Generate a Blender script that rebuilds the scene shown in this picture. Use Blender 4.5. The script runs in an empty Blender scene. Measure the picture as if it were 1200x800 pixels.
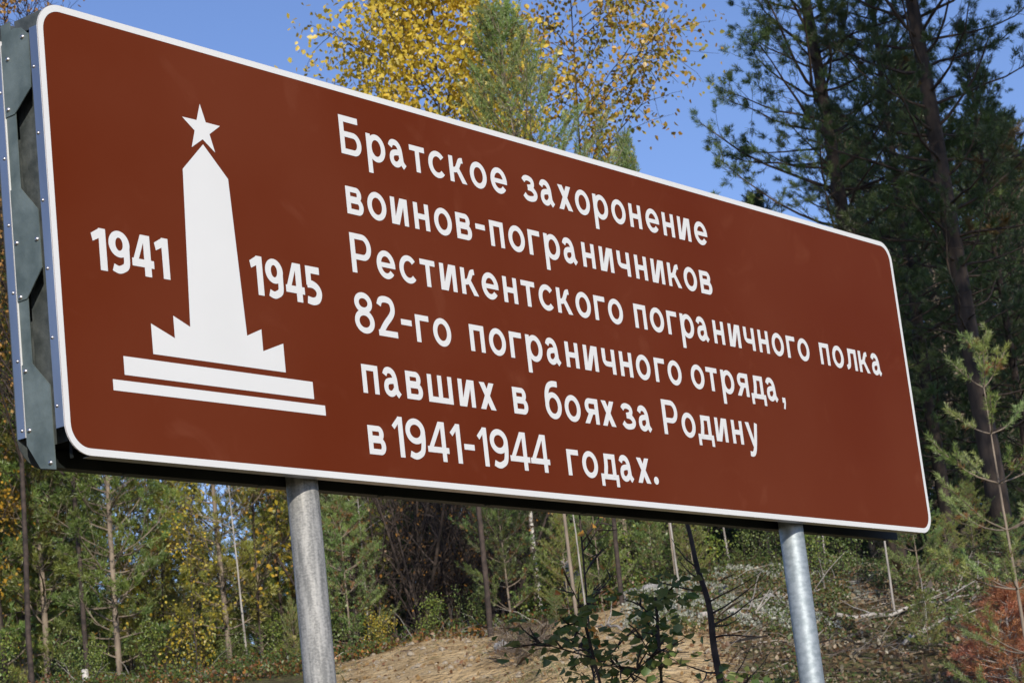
import bpy, math, random
import numpy as np
from mathutils import Matrix, Vector

# ------------------------------------------------------------------ camera
SC = bpy.context.scene
COL = SC.collection
EYE = 1.6
cam_d = bpy.data.cameras.new("camera"); cam = bpy.data.objects.new("camera", cam_d); COL.objects.link(cam)
R = np.array([[0.99357486, 0.11317685, 0.0],
              [0.02512681, -0.22058723, -0.97504355],
              [-0.11035236, 0.96877875, -0.2220137]])
FPX = 2727.3842
cam_d.sensor_width = 36.0; cam_d.lens = FPX / 1200 * 36.0
cam_d.clip_start = 0.1; cam_d.clip_end = 6000
cam.matrix_world = Matrix.Translation((0, 0, EYE)) @ Matrix(R.tolist()).to_4x4()
cam_d.dof.use_dof = True; cam_d.dof.focus_distance = 7.8; cam_d.dof.aperture_fstop = 15.0
SC.camera = cam
SC.render.resolution_x = 1024; SC.render.resolution_y = 682

# ------------------------------------------------------------------ sun and sky
SX, SY = 0.20, -0.98                       # horizontal direction towards the sun
EL = math.radians(22.8)
w = bpy.data.worlds.new("World"); SC.world = w; w.use_nodes = True
nt = w.node_tree; nt.nodes.clear()
sky = nt.nodes.new("ShaderNodeTexSky"); sky.sky_type = 'NISHITA'; sky.sun_disc = False
sky.sun_elevation = EL; sky.sun_rotation = math.atan2(SX, SY)
sky.altitude = 300; sky.air_density = 1.0; sky.dust_density = 0.2; sky.ozone_density = 4.0
bg = nt.nodes.new("ShaderNodeBackground"); bg.inputs[1].default_value = 0.125
wo = nt.nodes.new("ShaderNodeOutputWorld")
bt = nt.nodes.new("ShaderNodeMix"); bt.data_type = 'RGBA'; bt.blend_type = 'MULTIPLY'; bt.inputs[0].default_value = 1
bt.inputs[7].default_value = (1.09, 1.0, 1.16, 1)          # camera white balance of the photograph
nt.links.new(sky.outputs[0], bt.inputs[6]); nt.links.new(bt.outputs[2], bg.inputs[0]); nt.links.new(bg.outputs[0], wo.inputs[0])
sd = bpy.data.lights.new("sun", 'SUN'); sun = bpy.data.objects.new("sun", sd); COL.objects.link(sun)
sd.energy = 3.9; sd.angle = math.radians(0.53); sd.color = (1.0, 0.93, 0.82)
hl = math.hypot(SX, SY)
sv = Vector((SX / hl * math.cos(EL), SY / hl * math.cos(EL), math.sin(EL)))
sun.rotation_euler = sv.to_track_quat('Z', 'Y').to_euler()
sun.location = (8, -30, 20)
SC.view_settings.view_transform = 'Standard'; SC.view_settings.look = 'None'
SC.view_settings.gamma = 1.0; SC.view_settings.exposure = 0.0
SC.cycles.max_bounces = 5; SC.cycles.transparent_max_bounces = 4

# ------------------------------------------------------------------ helpers
def tag(o, label=None, cat=None, group=None, kind=None):
    if label: o['label'] = label
    if cat: o['category'] = cat
    if group: o['group'] = group
    if kind: o['kind'] = kind
    return o

def empty(name, loc=(0, 0, 0), rz=0):
    o = bpy.data.objects.new(name, None); COL.objects.link(o)
    o.location = loc; o.rotation_euler = (0, 0, rz); o.empty_display_size = 0.2
    return o

def link(name, me, parent=None):
    o = bpy.data.objects.new(name, me); COL.objects.link(o)
    if parent: o.parent = parent
    return o

def np_mesh(name, V, F, mat, tint=None, smooth=False):
    """V (n,3); F (m,k) one face size; tint (n,3)"""
    me = bpy.data.meshes.new(name)
    V = np.asarray(V, dtype=np.float32); F = np.asarray(F, dtype=np.int32)
    k = F.shape[1]
    me.vertices.add(len(V)); me.vertices.foreach_set("co", V.ravel())
    me.loops.add(F.size); me.loops.foreach_set("vertex_index", F.ravel())
    me.polygons.add(len(F)); me.polygons.foreach_set("loop_start", np.arange(0, F.size, k, dtype=np.int32))
    if smooth: me.polygons.foreach_set("use_smooth", np.ones(len(F), dtype=bool))
    if tint is not None:
        a = me.color_attributes.new("tint", 'FLOAT_COLOR', 'POINT')
        c = np.ones((len(V), 4), dtype=np.float32); c[:, :3] = tint
        a.data.foreach_set("color", c.ravel())
    me.update(calc_edges=True); me.validate()
    if mat: me.materials.append(mat)
    return me

class MB:
    """collects polygons, then makes one mesh"""
    def __init__(s): s.v = []; s.f = []; s.sm = []
    def add(s, vs, fs, smooth=False):
        b = len(s.v); s.v += [tuple(p) for p in vs]; s.f += [tuple(i + b for i in f) for f in fs]; s.sm += [smooth] * len(fs)
    def prism(s, pts, n0, n1, mapf):
        """pts 2D outline (u,v) extruded between depth n0 and n1"""
        n = len(pts)
        vs = [mapf(p[0], p[1], n0) for p in pts] + [mapf(p[0], p[1], n1) for p in pts]
        fs = [tuple(range(n)), tuple(range(2 * n - 1, n - 1, -1))] + [(i, i + n, (i + 1) % n + n, (i + 1) % n) for i in range(n)]
        s.add(vs, fs)
    def box(s, a, b, mapf=lambda x, y, z: (x, y, z)):
        (x0, y0, z0), (x1, y1, z1) = a, b
        vs = [mapf(*p) for p in ((x0,y0,z0),(x1,y0,z0),(x1,y1,z0),(x0,y1,z0),(x0,y0,z1),(x1,y0,z1),(x1,y1,z1),(x0,y1,z1))]
        s.add(vs, [(0,3,2,1),(4,5,6,7),(0,1,5,4),(1,2,6,5),(2,3,7,6),(3,0,4,7)])
    def tube(s, pts, rad, n=6, cap=True):
        pts = [Vector(p) for p in pts]; m = len(pts); b = []
        ref = Vector((0.31, 0.17, 0.93))
        d0 = (pts[-1] - pts[0]).normalized()
        if abs(d0.dot(ref)) > .9: ref = Vector((1, .1, .05))
        for i, p in enumerate(pts):
            d = (pts[min(i + 1, m - 1)] - pts[max(i - 1, 0)]).normalized()
            x = d.cross(ref).normalized(); y = d.cross(x)
            for k in range(n):
                a = 2 * math.pi * k / n
                b.append(p + (x * math.cos(a) + y * math.sin(a)) * rad[i])
        fs = [(i*n+k, i*n+(k+1)%n, (i+1)*n+(k+1)%n, (i+1)*n+k) for i in range(m-1) for k in range(n)]
        if cap: fs += [tuple(range(n-1, -1, -1)), tuple((m-1)*n+k for k in range(n))]
        s.add(b, fs, True)
    def mesh(s, name, mat):
        me = bpy.data.meshes.new(name); me.from_pydata(s.v, [], s.f)
        me.polygons.foreach_set("use_smooth", s.sm); me.validate(); me.update()
        if mat: me.materials.append(mat)
        return me
    def build(s, name, mat, parent=None): return link(name, s.mesh(name, mat), parent)

# ------------------------------------------------------------------ materials
def new_mat(name):
    m = bpy.data.materials.new(name); m.use_nodes = True
    return m, m.node_tree, m.node_tree.nodes["Principled BSDF"]

def N(t, typ, **kw):
    n = t.nodes.new(typ)
    for k, v in kw.items(): setattr(n, k, v)
    return n

def noise_mat(name, c1, c2, scale=5, rough=.8, metal=0, bump=0, bscale=None, stretch=(1, 1, 1), detail=6, spec=.5, lo=.35, hi=.65, obj=True):
    m, t, p = new_mat(name)
    tc = N(t, "ShaderNodeTexCoord"); mp = N(t, "ShaderNodeMapping"); mp.inputs['Scale'].default_value = stretch
    t.links.new(tc.outputs['Object'], mp.inputs[0])
    nz = N(t, "ShaderNodeTexNoise"); nz.inputs['Scale'].default_value = scale; nz.inputs['Detail'].default_value = detail
    t.links.new(mp.outputs[0], nz.inputs['Vector'])
    r = N(t, "ShaderNodeValToRGB"); r.color_ramp.elements[0].position = lo; r.color_ramp.elements[1].position = hi
    r.color_ramp.elements[0].color = (*c1, 1); r.color_ramp.elements[1].color = (*c2, 1)
    t.links.new(nz.outputs[0], r.inputs[0]); t.links.new(r.outputs[0], p.inputs['Base Color'])
    p.inputs['Roughness'].default_value = rough; p.inputs['Metallic'].default_value = metal
    p.inputs['Specular IOR Level'].default_value = spec
    if bump:
        n2 = N(t, "ShaderNodeTexNoise"); n2.inputs['Scale'].default_value = bscale or scale * 3; n2.inputs['Detail'].default_value = 8
        t.links.new(mp.outputs[0], n2.inputs['Vector'])
        b = N(t, "ShaderNodeBump"); b.inputs['Strength'].default_value = bump; b.inputs['Distance'].default_value = .02
        t.links.new(n2.outputs[0], b.inputs['Height']); t.links.new(b.outputs[0], p.inputs['Normal'])
    return m

def foliage_mat(name, trans=.3, rough=.55, transcol=None, gloss=.06):
    m = bpy.data.materials.new(name); m.use_nodes = True; t = m.node_tree; t.nodes.clear()
    o = N(t, "ShaderNodeOutputMaterial"); a = N(t, "ShaderNodeAttribute", attribute_name="tint")
    oi = N(t, "ShaderNodeObjectInfo")
    hsv = N(t, "ShaderNodeHueSaturation")
    ma = N(t, "ShaderNodeMapRange"); ma.inputs['To Min'].default_value = .98; ma.inputs['To Max'].default_value = 1.28
    t.links.new(oi.outputs['Random'], ma.inputs[0]); t.links.new(ma.outputs[0], hsv.inputs['Value'])
    t.links.new(a.outputs['Color'], hsv.inputs['Color'])
    d = N(t, "ShaderNodeBsdfDiffuse"); tr = N(t, "ShaderNodeBsdfTranslucent"); g = N(t, "ShaderNodeBsdfGlossy")
    g.inputs['Roughness'].default_value = .45
    t.links.new(hsv.outputs[0], d.inputs[0]); t.links.new(hsv.outputs[0], tr.inputs[0])
    m1 = N(t, "ShaderNodeMixShader"); m1.inputs[0].default_value = trans
    t.links.new(d.outputs[0], m1.inputs[1]); t.links.new(tr.outputs[0], m1.inputs[2])
    m2 = N(t, "ShaderNodeMixShader"); m2.inputs[0].default_value = gloss
    t.links.new(m1.outputs[0], m2.inputs[1]); t.links.new(g.outputs[0], m2.inputs[2])
    t.links.new(m2.outputs[0], o.inputs[0])
    return m

M_NEEDLE = foliage_mat("pine_needles", .36)
M_LEAF = foliage_mat("leaves", .38, gloss=.05)
M_BARK = noise_mat("pine_bark", (.10, .075, .055), (.26, .19, .135), 9, .9, bump=.6, stretch=(1, 1, .35))
M_BARK_THIN = noise_mat("thin_pine_bark", (.16, .125, .095), (.34, .27, .20), 12, .9, bump=.4, stretch=(1, 1, .35))
M_BARK_ORANGE = noise_mat("orange_pine_bark", (.20, .10, .05), (.40, .21, .11), 7, .85, bump=.5, stretch=(1, 1, .4))
M_BIRCH = noise_mat("birch_bark", (.10, .08, .06), (.62, .58, .52), 7, .7, bump=.2, stretch=(1, 1, 2.5), lo=.38, hi=.5)
M_BARK_DARK = noise_mat("shade_darkened_bark", (.04, .03, .024), (.12, .085, .06), 8, .9, bump=.6, stretch=(1, 1, .35))  # bark darkened to carry the shade on the big trunks
M_TWIG = noise_mat("dark_twig_bark", (.03, .022, .018), (.085, .06, .047), 14, .85)
M_DEADWOOD = noise_mat("weathered_dead_wood", (.26, .23, .20), (.52, .48, .43), 10, .9, bump=.4, stretch=(1, 1, .3))
M_STONE = noise_mat("grey_stone", (.22, .21, .20), (.46, .44, .41), 6, .9, bump=.5)

# brown sheeting: faint wipe marks, smudges, a few pale scratches and specks
M_BROWN, t, p = new_mat("brown_sheeting")
tc = N(t, "ShaderNodeTexCoord")
def tn(scale, sc=(1, 1, 1), detail=5, dist=0., rot=(0, 0, 0)):
    mp = N(t, "ShaderNodeMapping"); mp.inputs['Scale'].default_value = sc; mp.inputs['Rotation'].default_value = rot; t.links.new(tc.outputs['Object'], mp.inputs[0])
    n = N(t, "ShaderNodeTexNoise"); n.inputs['Scale'].default_value = scale; n.inputs['Detail'].default_value = detail; n.inputs['Distortion'].default_value = dist
    t.links.new(mp.outputs[0], n.inputs[0]); return n
def mr(src, a, b_, c, d):
    m = N(t, "ShaderNodeMapRange"); t.links.new(src, m.inputs[0])
    for k, v in zip(('From Min', 'From Max', 'To Min', 'To Max'), (a, b_, c, d)): m.inputs[k].default_value = v
    return m.outputs[0]
def mth(op, a, b_):
    m = N(t, "ShaderNodeMath", operation=op); t.links.new(a, m.inputs[0])
    if isinstance(b_, float): m.inputs[1].default_value = b_
    else: t.links.new(b_, m.inputs[1])
    return m.outputs[0]
fade = mr(tn(.9, detail=4).outputs[0], .35, .7, 0, .45)                       # slow fading
smd = mr(tn(3.5, detail=7, dist=1.5).outputs[0], .60, .80, 0, .55)            # wiped smudges
scr = mr(tn(9, (14, 1, .5), 3, .4, (0, .35, 0)).outputs[0], .70, .78, 0, .5)  # slanted fine scratches
scr = mth('MULTIPLY', scr, mr(tn(1.7, detail=2).outputs[0], .5, .6, 0, 1))
spk = mr(tn(60, detail=2).outputs[0], .76, .80, 0, .7)                        # specks of dust
tot = mth('ADD', mth('ADD', fade, smd), mth('ADD', scr, spk))
rp = N(t, "ShaderNodeValToRGB"); rp.color_ramp.elements[0].position = 0; rp.color_ramp.elements[1].position = 1.0
rp.color_ramp.elements[0].color = (.132, .0225, .0058, 1); rp.color_ramp.elements[1].color = (.185, .050, .024, 1)
t.links.new(tot, rp.inputs[0]); t.links.new(rp.outputs[0], p.inputs['Base Color'])
t.links.new(mr(tot, 0, 1, .42, .65), p.inputs['Roughness']); p.inputs['Specular IOR Level'].default_value = .04

M_WHITE = noise_mat("white_sheeting", (.77, .77, .74), (.80, .80, .77), 3, .5, spec=.3)
M_ALU = noise_mat("folded_aluminium_edge", (.52, .50, .50), (.66, .63, .63), 9, .38, metal=1.0, stretch=(1, 1, .2))
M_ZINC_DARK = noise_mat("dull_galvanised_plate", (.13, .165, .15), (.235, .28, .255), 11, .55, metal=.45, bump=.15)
M_ZINC_IN = noise_mat("shaded_galvanised_steel", (.06, .072, .072), (.13, .145, .14), 22, .65, metal=.3, bump=.15)  # darker zinc copy with the interior shade put into its colour
M_BEAM = noise_mat("shade_dark_steel", (.018, .022, .021), (.04, .046, .043), 6, .55, metal=.3)  # near black: shade under and inside the frame put into the steel colour

def post_mat(name, base, base2, rough, spangle, metal, streak=0.):
    m, t, p = new_mat(name)
    tc = N(t, "ShaderNodeTexCoord")
    mp = N(t, "ShaderNodeMapping"); mp.inputs['Scale'].default_value = (1, 1, .12); t.links.new(tc.outputs['Object'], mp.inputs[0])
    n1 = N(t, "ShaderNodeTexNoise"); n1.inputs['Scale'].default_value = 60; n1.inputs['Detail'].default_value = 4; t.links.new(mp.outputs[0], n1.inputs[0])
    mq = N(t, "ShaderNodeMapping"); mq.inputs['Scale'].default_value = (1, 1, 1.5); t.links.new(tc.outputs['Object'], mq.inputs[0])
    n2 = N(t, "ShaderNodeTexNoise"); n2.inputs['Scale'].default_value = spangle; n2.inputs['Detail'].default_value = 6; t.links.new(mq.outputs[0], n2.inputs[0])
    mx = N(t, "ShaderNodeMath", operation='MULTIPLY_ADD'); mx.inputs[1].default_value = streak; t.links.new(n1.outputs[0], mx.inputs[0]); 
    m3 = N(t, "ShaderNodeMath", operation='MULTIPLY'); m3.inputs[1].default_value = 1 - streak; t.links.new(n2.outputs[0], m3.inputs[0]); t.links.new(m3.outputs[0], mx.inputs[2])
    r = N(t, "ShaderNodeValToRGB"); r.color_ramp.elements[0].position = .4; r.color_ramp.elements[1].position = .6
    r.color_ramp.elements[0].color = (*base, 1); r.color_ramp.elements[1].color = (*base2, 1)
    t.links.new(mx.outputs[0], r.inputs[0]); t.links.new(r.outputs[0], p.inputs['Base Color'])
    p.inputs['Roughness'].default_value = rough; p.inputs['Metallic'].default_value = metal
    b = N(t, "ShaderNodeBump"); b.inputs['Strength'].default_value = .25 + streak; b.inputs['Distance'].default_value = .002
    t.links.new(mx.outputs[0], b.inputs['Height']); t.links.new(b.outputs[0], p.inputs['Normal'])
    return m
M_POST_L = post_mat("rough_galvanised_pipe", (.22, .22, .21), (.46, .45, .42), .66, 110, .3, .6)
M_POST_R = post_mat("smooth_galvanised_pipe", (.33, .38, .40), (.46, .51, .53), .56, 40, .5, .12)

# ------------------------------------------------------------------ ground
CX = [-30, -12, -6.1, -4.2, -2.3, -.75, .62, 1.2, 2.1, 3.1, 3.9, 4.9, 9, 30]
CZ = [4.65, 4.38, 4.24, 4.12, 4.05, 4.22, 4.46, 4.66, 4.74, 4.62, 4.5, 4.5, 5.0, 5.6]
def sstep(a, b, x):
    t = np.clip((x - a) / (b - a), 0, 1); return t * t * (3 - 2 * t)
_rng = np.random.default_rng(5)
_ph = _rng.uniform(0, 6.28, (12, 3)); _fr = [(.35, .3), (.6, -.5), (1.1, .9), (1.9, -1.3), (2.7, 2.1), (4.1, -3.3), (.22, .9), (5.5, 4.9)]
def bumps(x, y):
    s = 0
    for i, (a, b) in enumerate(_fr):
        s = s + np.sin(a * x + b * y + _ph[i, 0]) * np.cos(b * x * .7 - a * y + _ph[i, 1]) / (1 + 1.6 * math.hypot(a, b))
    return s
def terr(x, y):
    x = np.asarray(x, float); y = np.asarray(y, float)
    yy = np.maximum(y, 8)
    a = x / yy * 26
    a = np.where(yy > 26, x / np.minimum(yy, 60) * 26, a)
    zc = np.interp(a, CX, CZ)
    t = np.clip((y - 11.5) / 14.5, 0, 1)
    f = t ** (.62 + .33 * sstep(0, 2.6, a)) * sstep(0, .08, t)
    z = np.where(y < 26, zc * f, zc + .035 * (np.minimum(y, 70) - 26))
    amp = .03 + .12 * sstep(12, 22, y)
    return z + bumps(x, y) * amp
def at(px, py, Y):
    r = R @ np.array([px - 600., 400. - py, -FPX]); q = r * (Y / r[1]); return q[0], Y, q[2] + EYE

def axis(lo, hi, d, far, grow=1.22):
    c = list(np.arange(lo, hi + 1e-6, d)); s = d
    while c[-1] < far: s *= grow; c.append(c[-1] + s)
    s = d
    while c[0] > -far: s *= grow; c.insert(0, c[0] - s)
    return np.array(c)
gx = axis(-8.5, 8.5, .11, 2500); gy = axis(17, 31, .11, 2500)
GX, GY = np.meshgrid(gx, gy); GZ = terr(GX, GY)
nx, ny = len(gx), len(gy)
V = np.stack([GX, GY, GZ], -1).reshape(-1, 3)
ii = (np.arange(ny - 1)[:, None] * nx + np.arange(nx - 1)[None, :]).reshape(-1)
F = np.stack([ii, ii + 1, ii + nx + 1, ii + nx], -1)
AX = GX / np.maximum(GY, 8) * 26
nn = bumps(GX * 2.3, GY * 2.3) * .5
sand = sstep(-2.75, -2.1, AX + nn * .5) * (1 - sstep(1.7, 2.3, AX + nn * .6)) * (1 - sstep(25.0, 25.6, GY + nn * .7 - .25 * sstep(0, 1, AX)))
sand *= 1 - .85 * sstep(.75, 1.0, 1 - np.abs(AX + .25 + .12 * nn) * 1.8)
lich = sstep(.8, 1.5, AX + nn * .8) * (1 - sstep(3.4, 4.2, AX + nn)) * sstep(23.6, 24.6, GY + nn)
cov = np.stack([sand, lich, np.clip(.5 + nn, 0, 1)], -1).reshape(-1, 3)
M_GROUND, t, p = new_mat("forest_ground")
at_ = N(t, "ShaderNodeAttribute", attribute_name="tint"); sp = N(t, "ShaderNodeSeparateColor"); t.links.new(at_.outputs['Color'], sp.inputs[0])
tc = N(t, "ShaderNodeTexCoord")
def nz_(scale, detail=8):
    n = N(t, "ShaderNodeTexNoise"); n.inputs['Scale'].default_value = scale; n.inputs['Detail'].default_value = detail; t.links.new(tc.outputs['Object'], n.inputs[0]); return n
def ramp_(src, cols):
    r = N(t, "ShaderNodeValToRGB")
    while len(r.color_ramp.elements) < len(cols): r.color_ramp.elements.new(.5)
    for e, (ps, c) in zip(r.color_ramp.elements, cols): e.position = ps; e.color = (*c, 1)
    t.links.new(src.outputs[0], r.inputs[0]); return r
litter = ramp_(nz_(9), [(.3, (.05, .04, .025)), (.45, (.13, .095, .05)), (.55, (.10, .11, .04)), (.7, (.24, .17, .09))])
sandc = ramp_(nz_(5), [(.25, (.24, .16, .075)), (.45, (.54, .38, .195)), (.6, (.64, .47, .255)), (.8, (.70, .55, .33))])
lichc = ramp_(nz_(14), [(.38, (.07, .075, .04)), (.5, (.26, .26, .19)), (.62, (.46, .47, .38))])
def mix_(f, a, b):
    m = N(t, "ShaderNodeMix", data_type='RGBA'); t.links.new(f, m.inputs[0]); t.links.new(a, m.inputs[6]); t.links.new(b, m.inputs[7]); return m
def sharp(ch, k=.25):
    n = nz_(6); ad = N(t, "ShaderNodeMath", operation='ADD'); t.links.new(sp.outputs[ch], ad.inputs[0]); t.links.new(n.outputs[0], ad.inputs[1])
    r = N(t, "ShaderNodeMapRange"); r.inputs['From Min'].default_value = 1 - k; r.inputs['From Max'].default_value = 1 + k; t.links.new(ad.outputs[0], r.inputs[0]); return r
m1 = mix_(sharp(0).outputs[0], litter.outputs[0], sandc.outputs[0]); m2 = mix_(sharp(1, .15).outputs[0], m1.outputs[2], lichc.outputs[0])
t.links.new(m2.outputs[2], p.inputs['Base Color']); p.inputs['Roughness'].default_value = .95; p.inputs['Specular IOR Level'].default_value = .15
bn = nz_(16, 10); b = N(t, "ShaderNodeBump"); b.inputs['Strength'].default_value = 1.; b.inputs['Distance'].default_value = .10
t.links.new(bn.outputs[0], b.inputs['Height']); t.links.new(b.outputs[0], p.inputs['Normal'])
g = link("ground", np_mesh("ground", V, F, M_GROUND, cov, True)); tag(g, kind='structure')

# ------------------------------------------------------------------ the sign
SO = np.array([-1.24956705, 6.26931779, 1.25609826 + EYE])       # lower left corner of the panel
UW = np.array([0.600793, 0.799405, 0.]); NW = np.array([0.799405, -0.600793, 0.])
SWD, SHT = 5.0, 1.3328
sign = empty("information_sign", (float(SO[0] + UW[0]*2.5 - NW[0]*.1), float(SO[1] + UW[1]*2.5 - NW[1]*.1), 0))
sign.rotation_euler = (0, 0, math.atan2(UW[1], UW[0]))
tag(sign, "wide brown sign with white Cyrillic text and obelisk emblem on two metal pipes", "sign")
# local frame of the sign: x = along the panel, y = to the back (-normal), z = up
LX0 = -2.5; LY0 = -.1; LZ0 = float(SO[2])
def SL(u, v, d): return (LX0 + u, LY0 + d, LZ0 + v)
def rrect(u0, v0, u1, v1, r, n=10):
    pts = []
    for cx, cy, a0 in ((u1 - r, v0 + r, -90), (u1 - r, v1 - r, 0), (u0 + r, v1 - r, 90), (u0 + r, v0 + r, 180)):
        for k in range(n + 1):
            a = math.radians(a0 + 90 * k / n); pts.append((cx + r * math.cos(a), cy + r * math.sin(a)))
    return pts
RC = .088
mb = MB(); mb.prism(rrect(0, 0, SWD, SHT, RC), 0.0, .003, SL)
panel = mb.build("sign_panel", M_BROWN, sign)
panel.data.materials.append(M_WHITE)
for f_ in panel.data.polygons[2:]: f_.material_index = 1
# white border ring, 0.6 mm proud
def ring_face(outer, inner, d, mat, name, parent):
    n = len(outer); m = MB()
    m.add([SL(*p, d) for p in outer] + [SL(*p, d) for p in inner], [(i, (i + 1) % n, (i + 1) % n + n, i + n) for i in range(n)])
    return m.build(name, mat, parent)
ring_face(rrect(.0005, .0005, SWD - .0005, SHT - .0005, RC), rrect(.021, .021, SWD - .021, SHT - .021, RC - .021), -.0007, M_WHITE, "border", panel)

# -------- lettering: every glyph is drawn from strokes, measured on the photograph
X = .0945; CAP = .1345; TV = .0218; TH = .0195
def catmull(pts, n=6):
    out = []; P = [pts[0]] + list(pts) + [pts[-1]]
    for i in range(1, len(P) - 2):
        for k in range(n):
            s = k / n; a, b, c, d = (np.array(P[i + j], float) for j in (-1, 0, 1, 2))
            out.append(tuple(.5 * (2*b + (c - a)*s + (2*a - 5*b + 4*c - d)*s*s + (3*b - a - 3*c + d)*s**3)))
    out.append(tuple(P[-2])); return out
def ribbon(pts, t):
    P = [np.array(p[:2], float) for p in pts]; n = len(P); L, Rr = [], []
    for i in range(n):
        if i == 0: d = P[1] - P[0]; d /= np.linalg.norm(d); nrm = np.array([-d[1], d[0]]); k = 1
        elif i == n - 1: d = P[-1] - P[-2]; d /= np.linalg.norm(d); nrm = np.array([-d[1], d[0]]); k = 1
        else:
            a = P[i] - P[i-1]; a /= np.linalg.norm(a); c = P[i+1] - P[i]; c /= np.linalg.norm(c)
            d = a + c; d /= np.linalg.norm(d); nrm = np.array([-d[1], d[0]]); k = 1 / max(.35, float(d @ a))
        L.append(P[i] + nrm * t / 2 * k); Rr.append(P[i] - nrm * t / 2 * k)
    return [[L[i], Rr[i], Rr[i+1], L[i+1]] for i in range(n - 1)]
def ell(cx, cy, rx, ry, a0, a1, tv=TV, th=TH, n=28):
    """elliptical band, outer radii rx, ry"""
    q = []
    for k in range(n + 1):
        a = math.radians(a0 + (a1 - a0) * k / n); c, s_ = math.cos(a), math.sin(a)
        q.append((np.array([cx + rx*c, cy + ry*s_]), np.array([cx + (rx - tv)*c, cy + (ry - th)*s_])))
    return [[q[i][0], q[i][1], q[i+1][1], q[i+1][0]] for i in range(n)]
def poly(*pts): return [[np.array(p, float) for p in pts]]
def vb(x, y0, y1, t=TV): return poly((x, y0), (x + t, y0), (x + t, y1), (x, y1))
def hb(y, x0, x1, t=TH): return poly((x0, y), (x1, y), (x1, y + t), (x0, y + t))
def bowl(x0, x1, y0, y1, tv=TV, th=TH, flip=False, rx=None):
    """D shape open to the left: outer bounds"""
    ry = (y1 - y0) / 2; rx = rx or min(ry * .95, (x1 - x0) * .75); cx = x1 - rx; cy = (y0 + y1) / 2
    out = ell(cx, cy, rx, ry, -90, 90, tv, th) + hb(y0, x0, cx, th) + hb(y1 - th, x0, cx, th)
    return out
def mirror(qs, w): return [[np.array([w - p[0], p[1]]) for p in q][::-1] for q in qs]
def diag(x0, y0, x1, y1, tw):
    """slanted bar with horizontal ends of width tw"""
    return poly((x0, y0), (x0 + tw, y0), (x1 + tw, y1), (x1, y1))
o_ = .0015
def G_a():
    hook = ribbon(catmull([(.0075, .0700), (.016, .0835), (.031, .0870), (.047, .0805), (.0565, .063), (.0595, .038), (.0625, .019), (.0765, .0035)]), TV * .96)
    b_ = ribbon(catmull([(.0590, .0530), (.036, .0520), (.0175, .0455), (.0115, .030), (.0165, .0150), (.031, .0085), (.046, .0130), (.0605, .0290)]), TH * 1.04)
    return [hook, b_]
def G_z(): 
    return [ribbon(catmull([(.006, .0735), (.016, .0835), (.034, .0865), (.054, .081), (.0605, .069), (.054, .0565), (.030, .0505)]), TH * 1.04),
            ribbon(catmull([(.030, .0500), (.056, .0465), (.0735, .030), (.066, .0145), (.043, .0085), (.021, .0105), (.006, .0225)]), TH * 1.06)]
def G_9(w, h, tv, th):
    ry = h * .315
    return [ell(w / 2, h - ry, w / 2, ry + .0005, 0, 360, tv, th, 40),
            ribbon(catmull([(w - tv/2, h - ry), (w - tv/2 - .0005, h * .46), (w * .80, h * .20), (w * .60, th * .62), (w * .40, th * .42), (w * .16, h * .115)], 8), (tv + th) / 2)]
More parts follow.
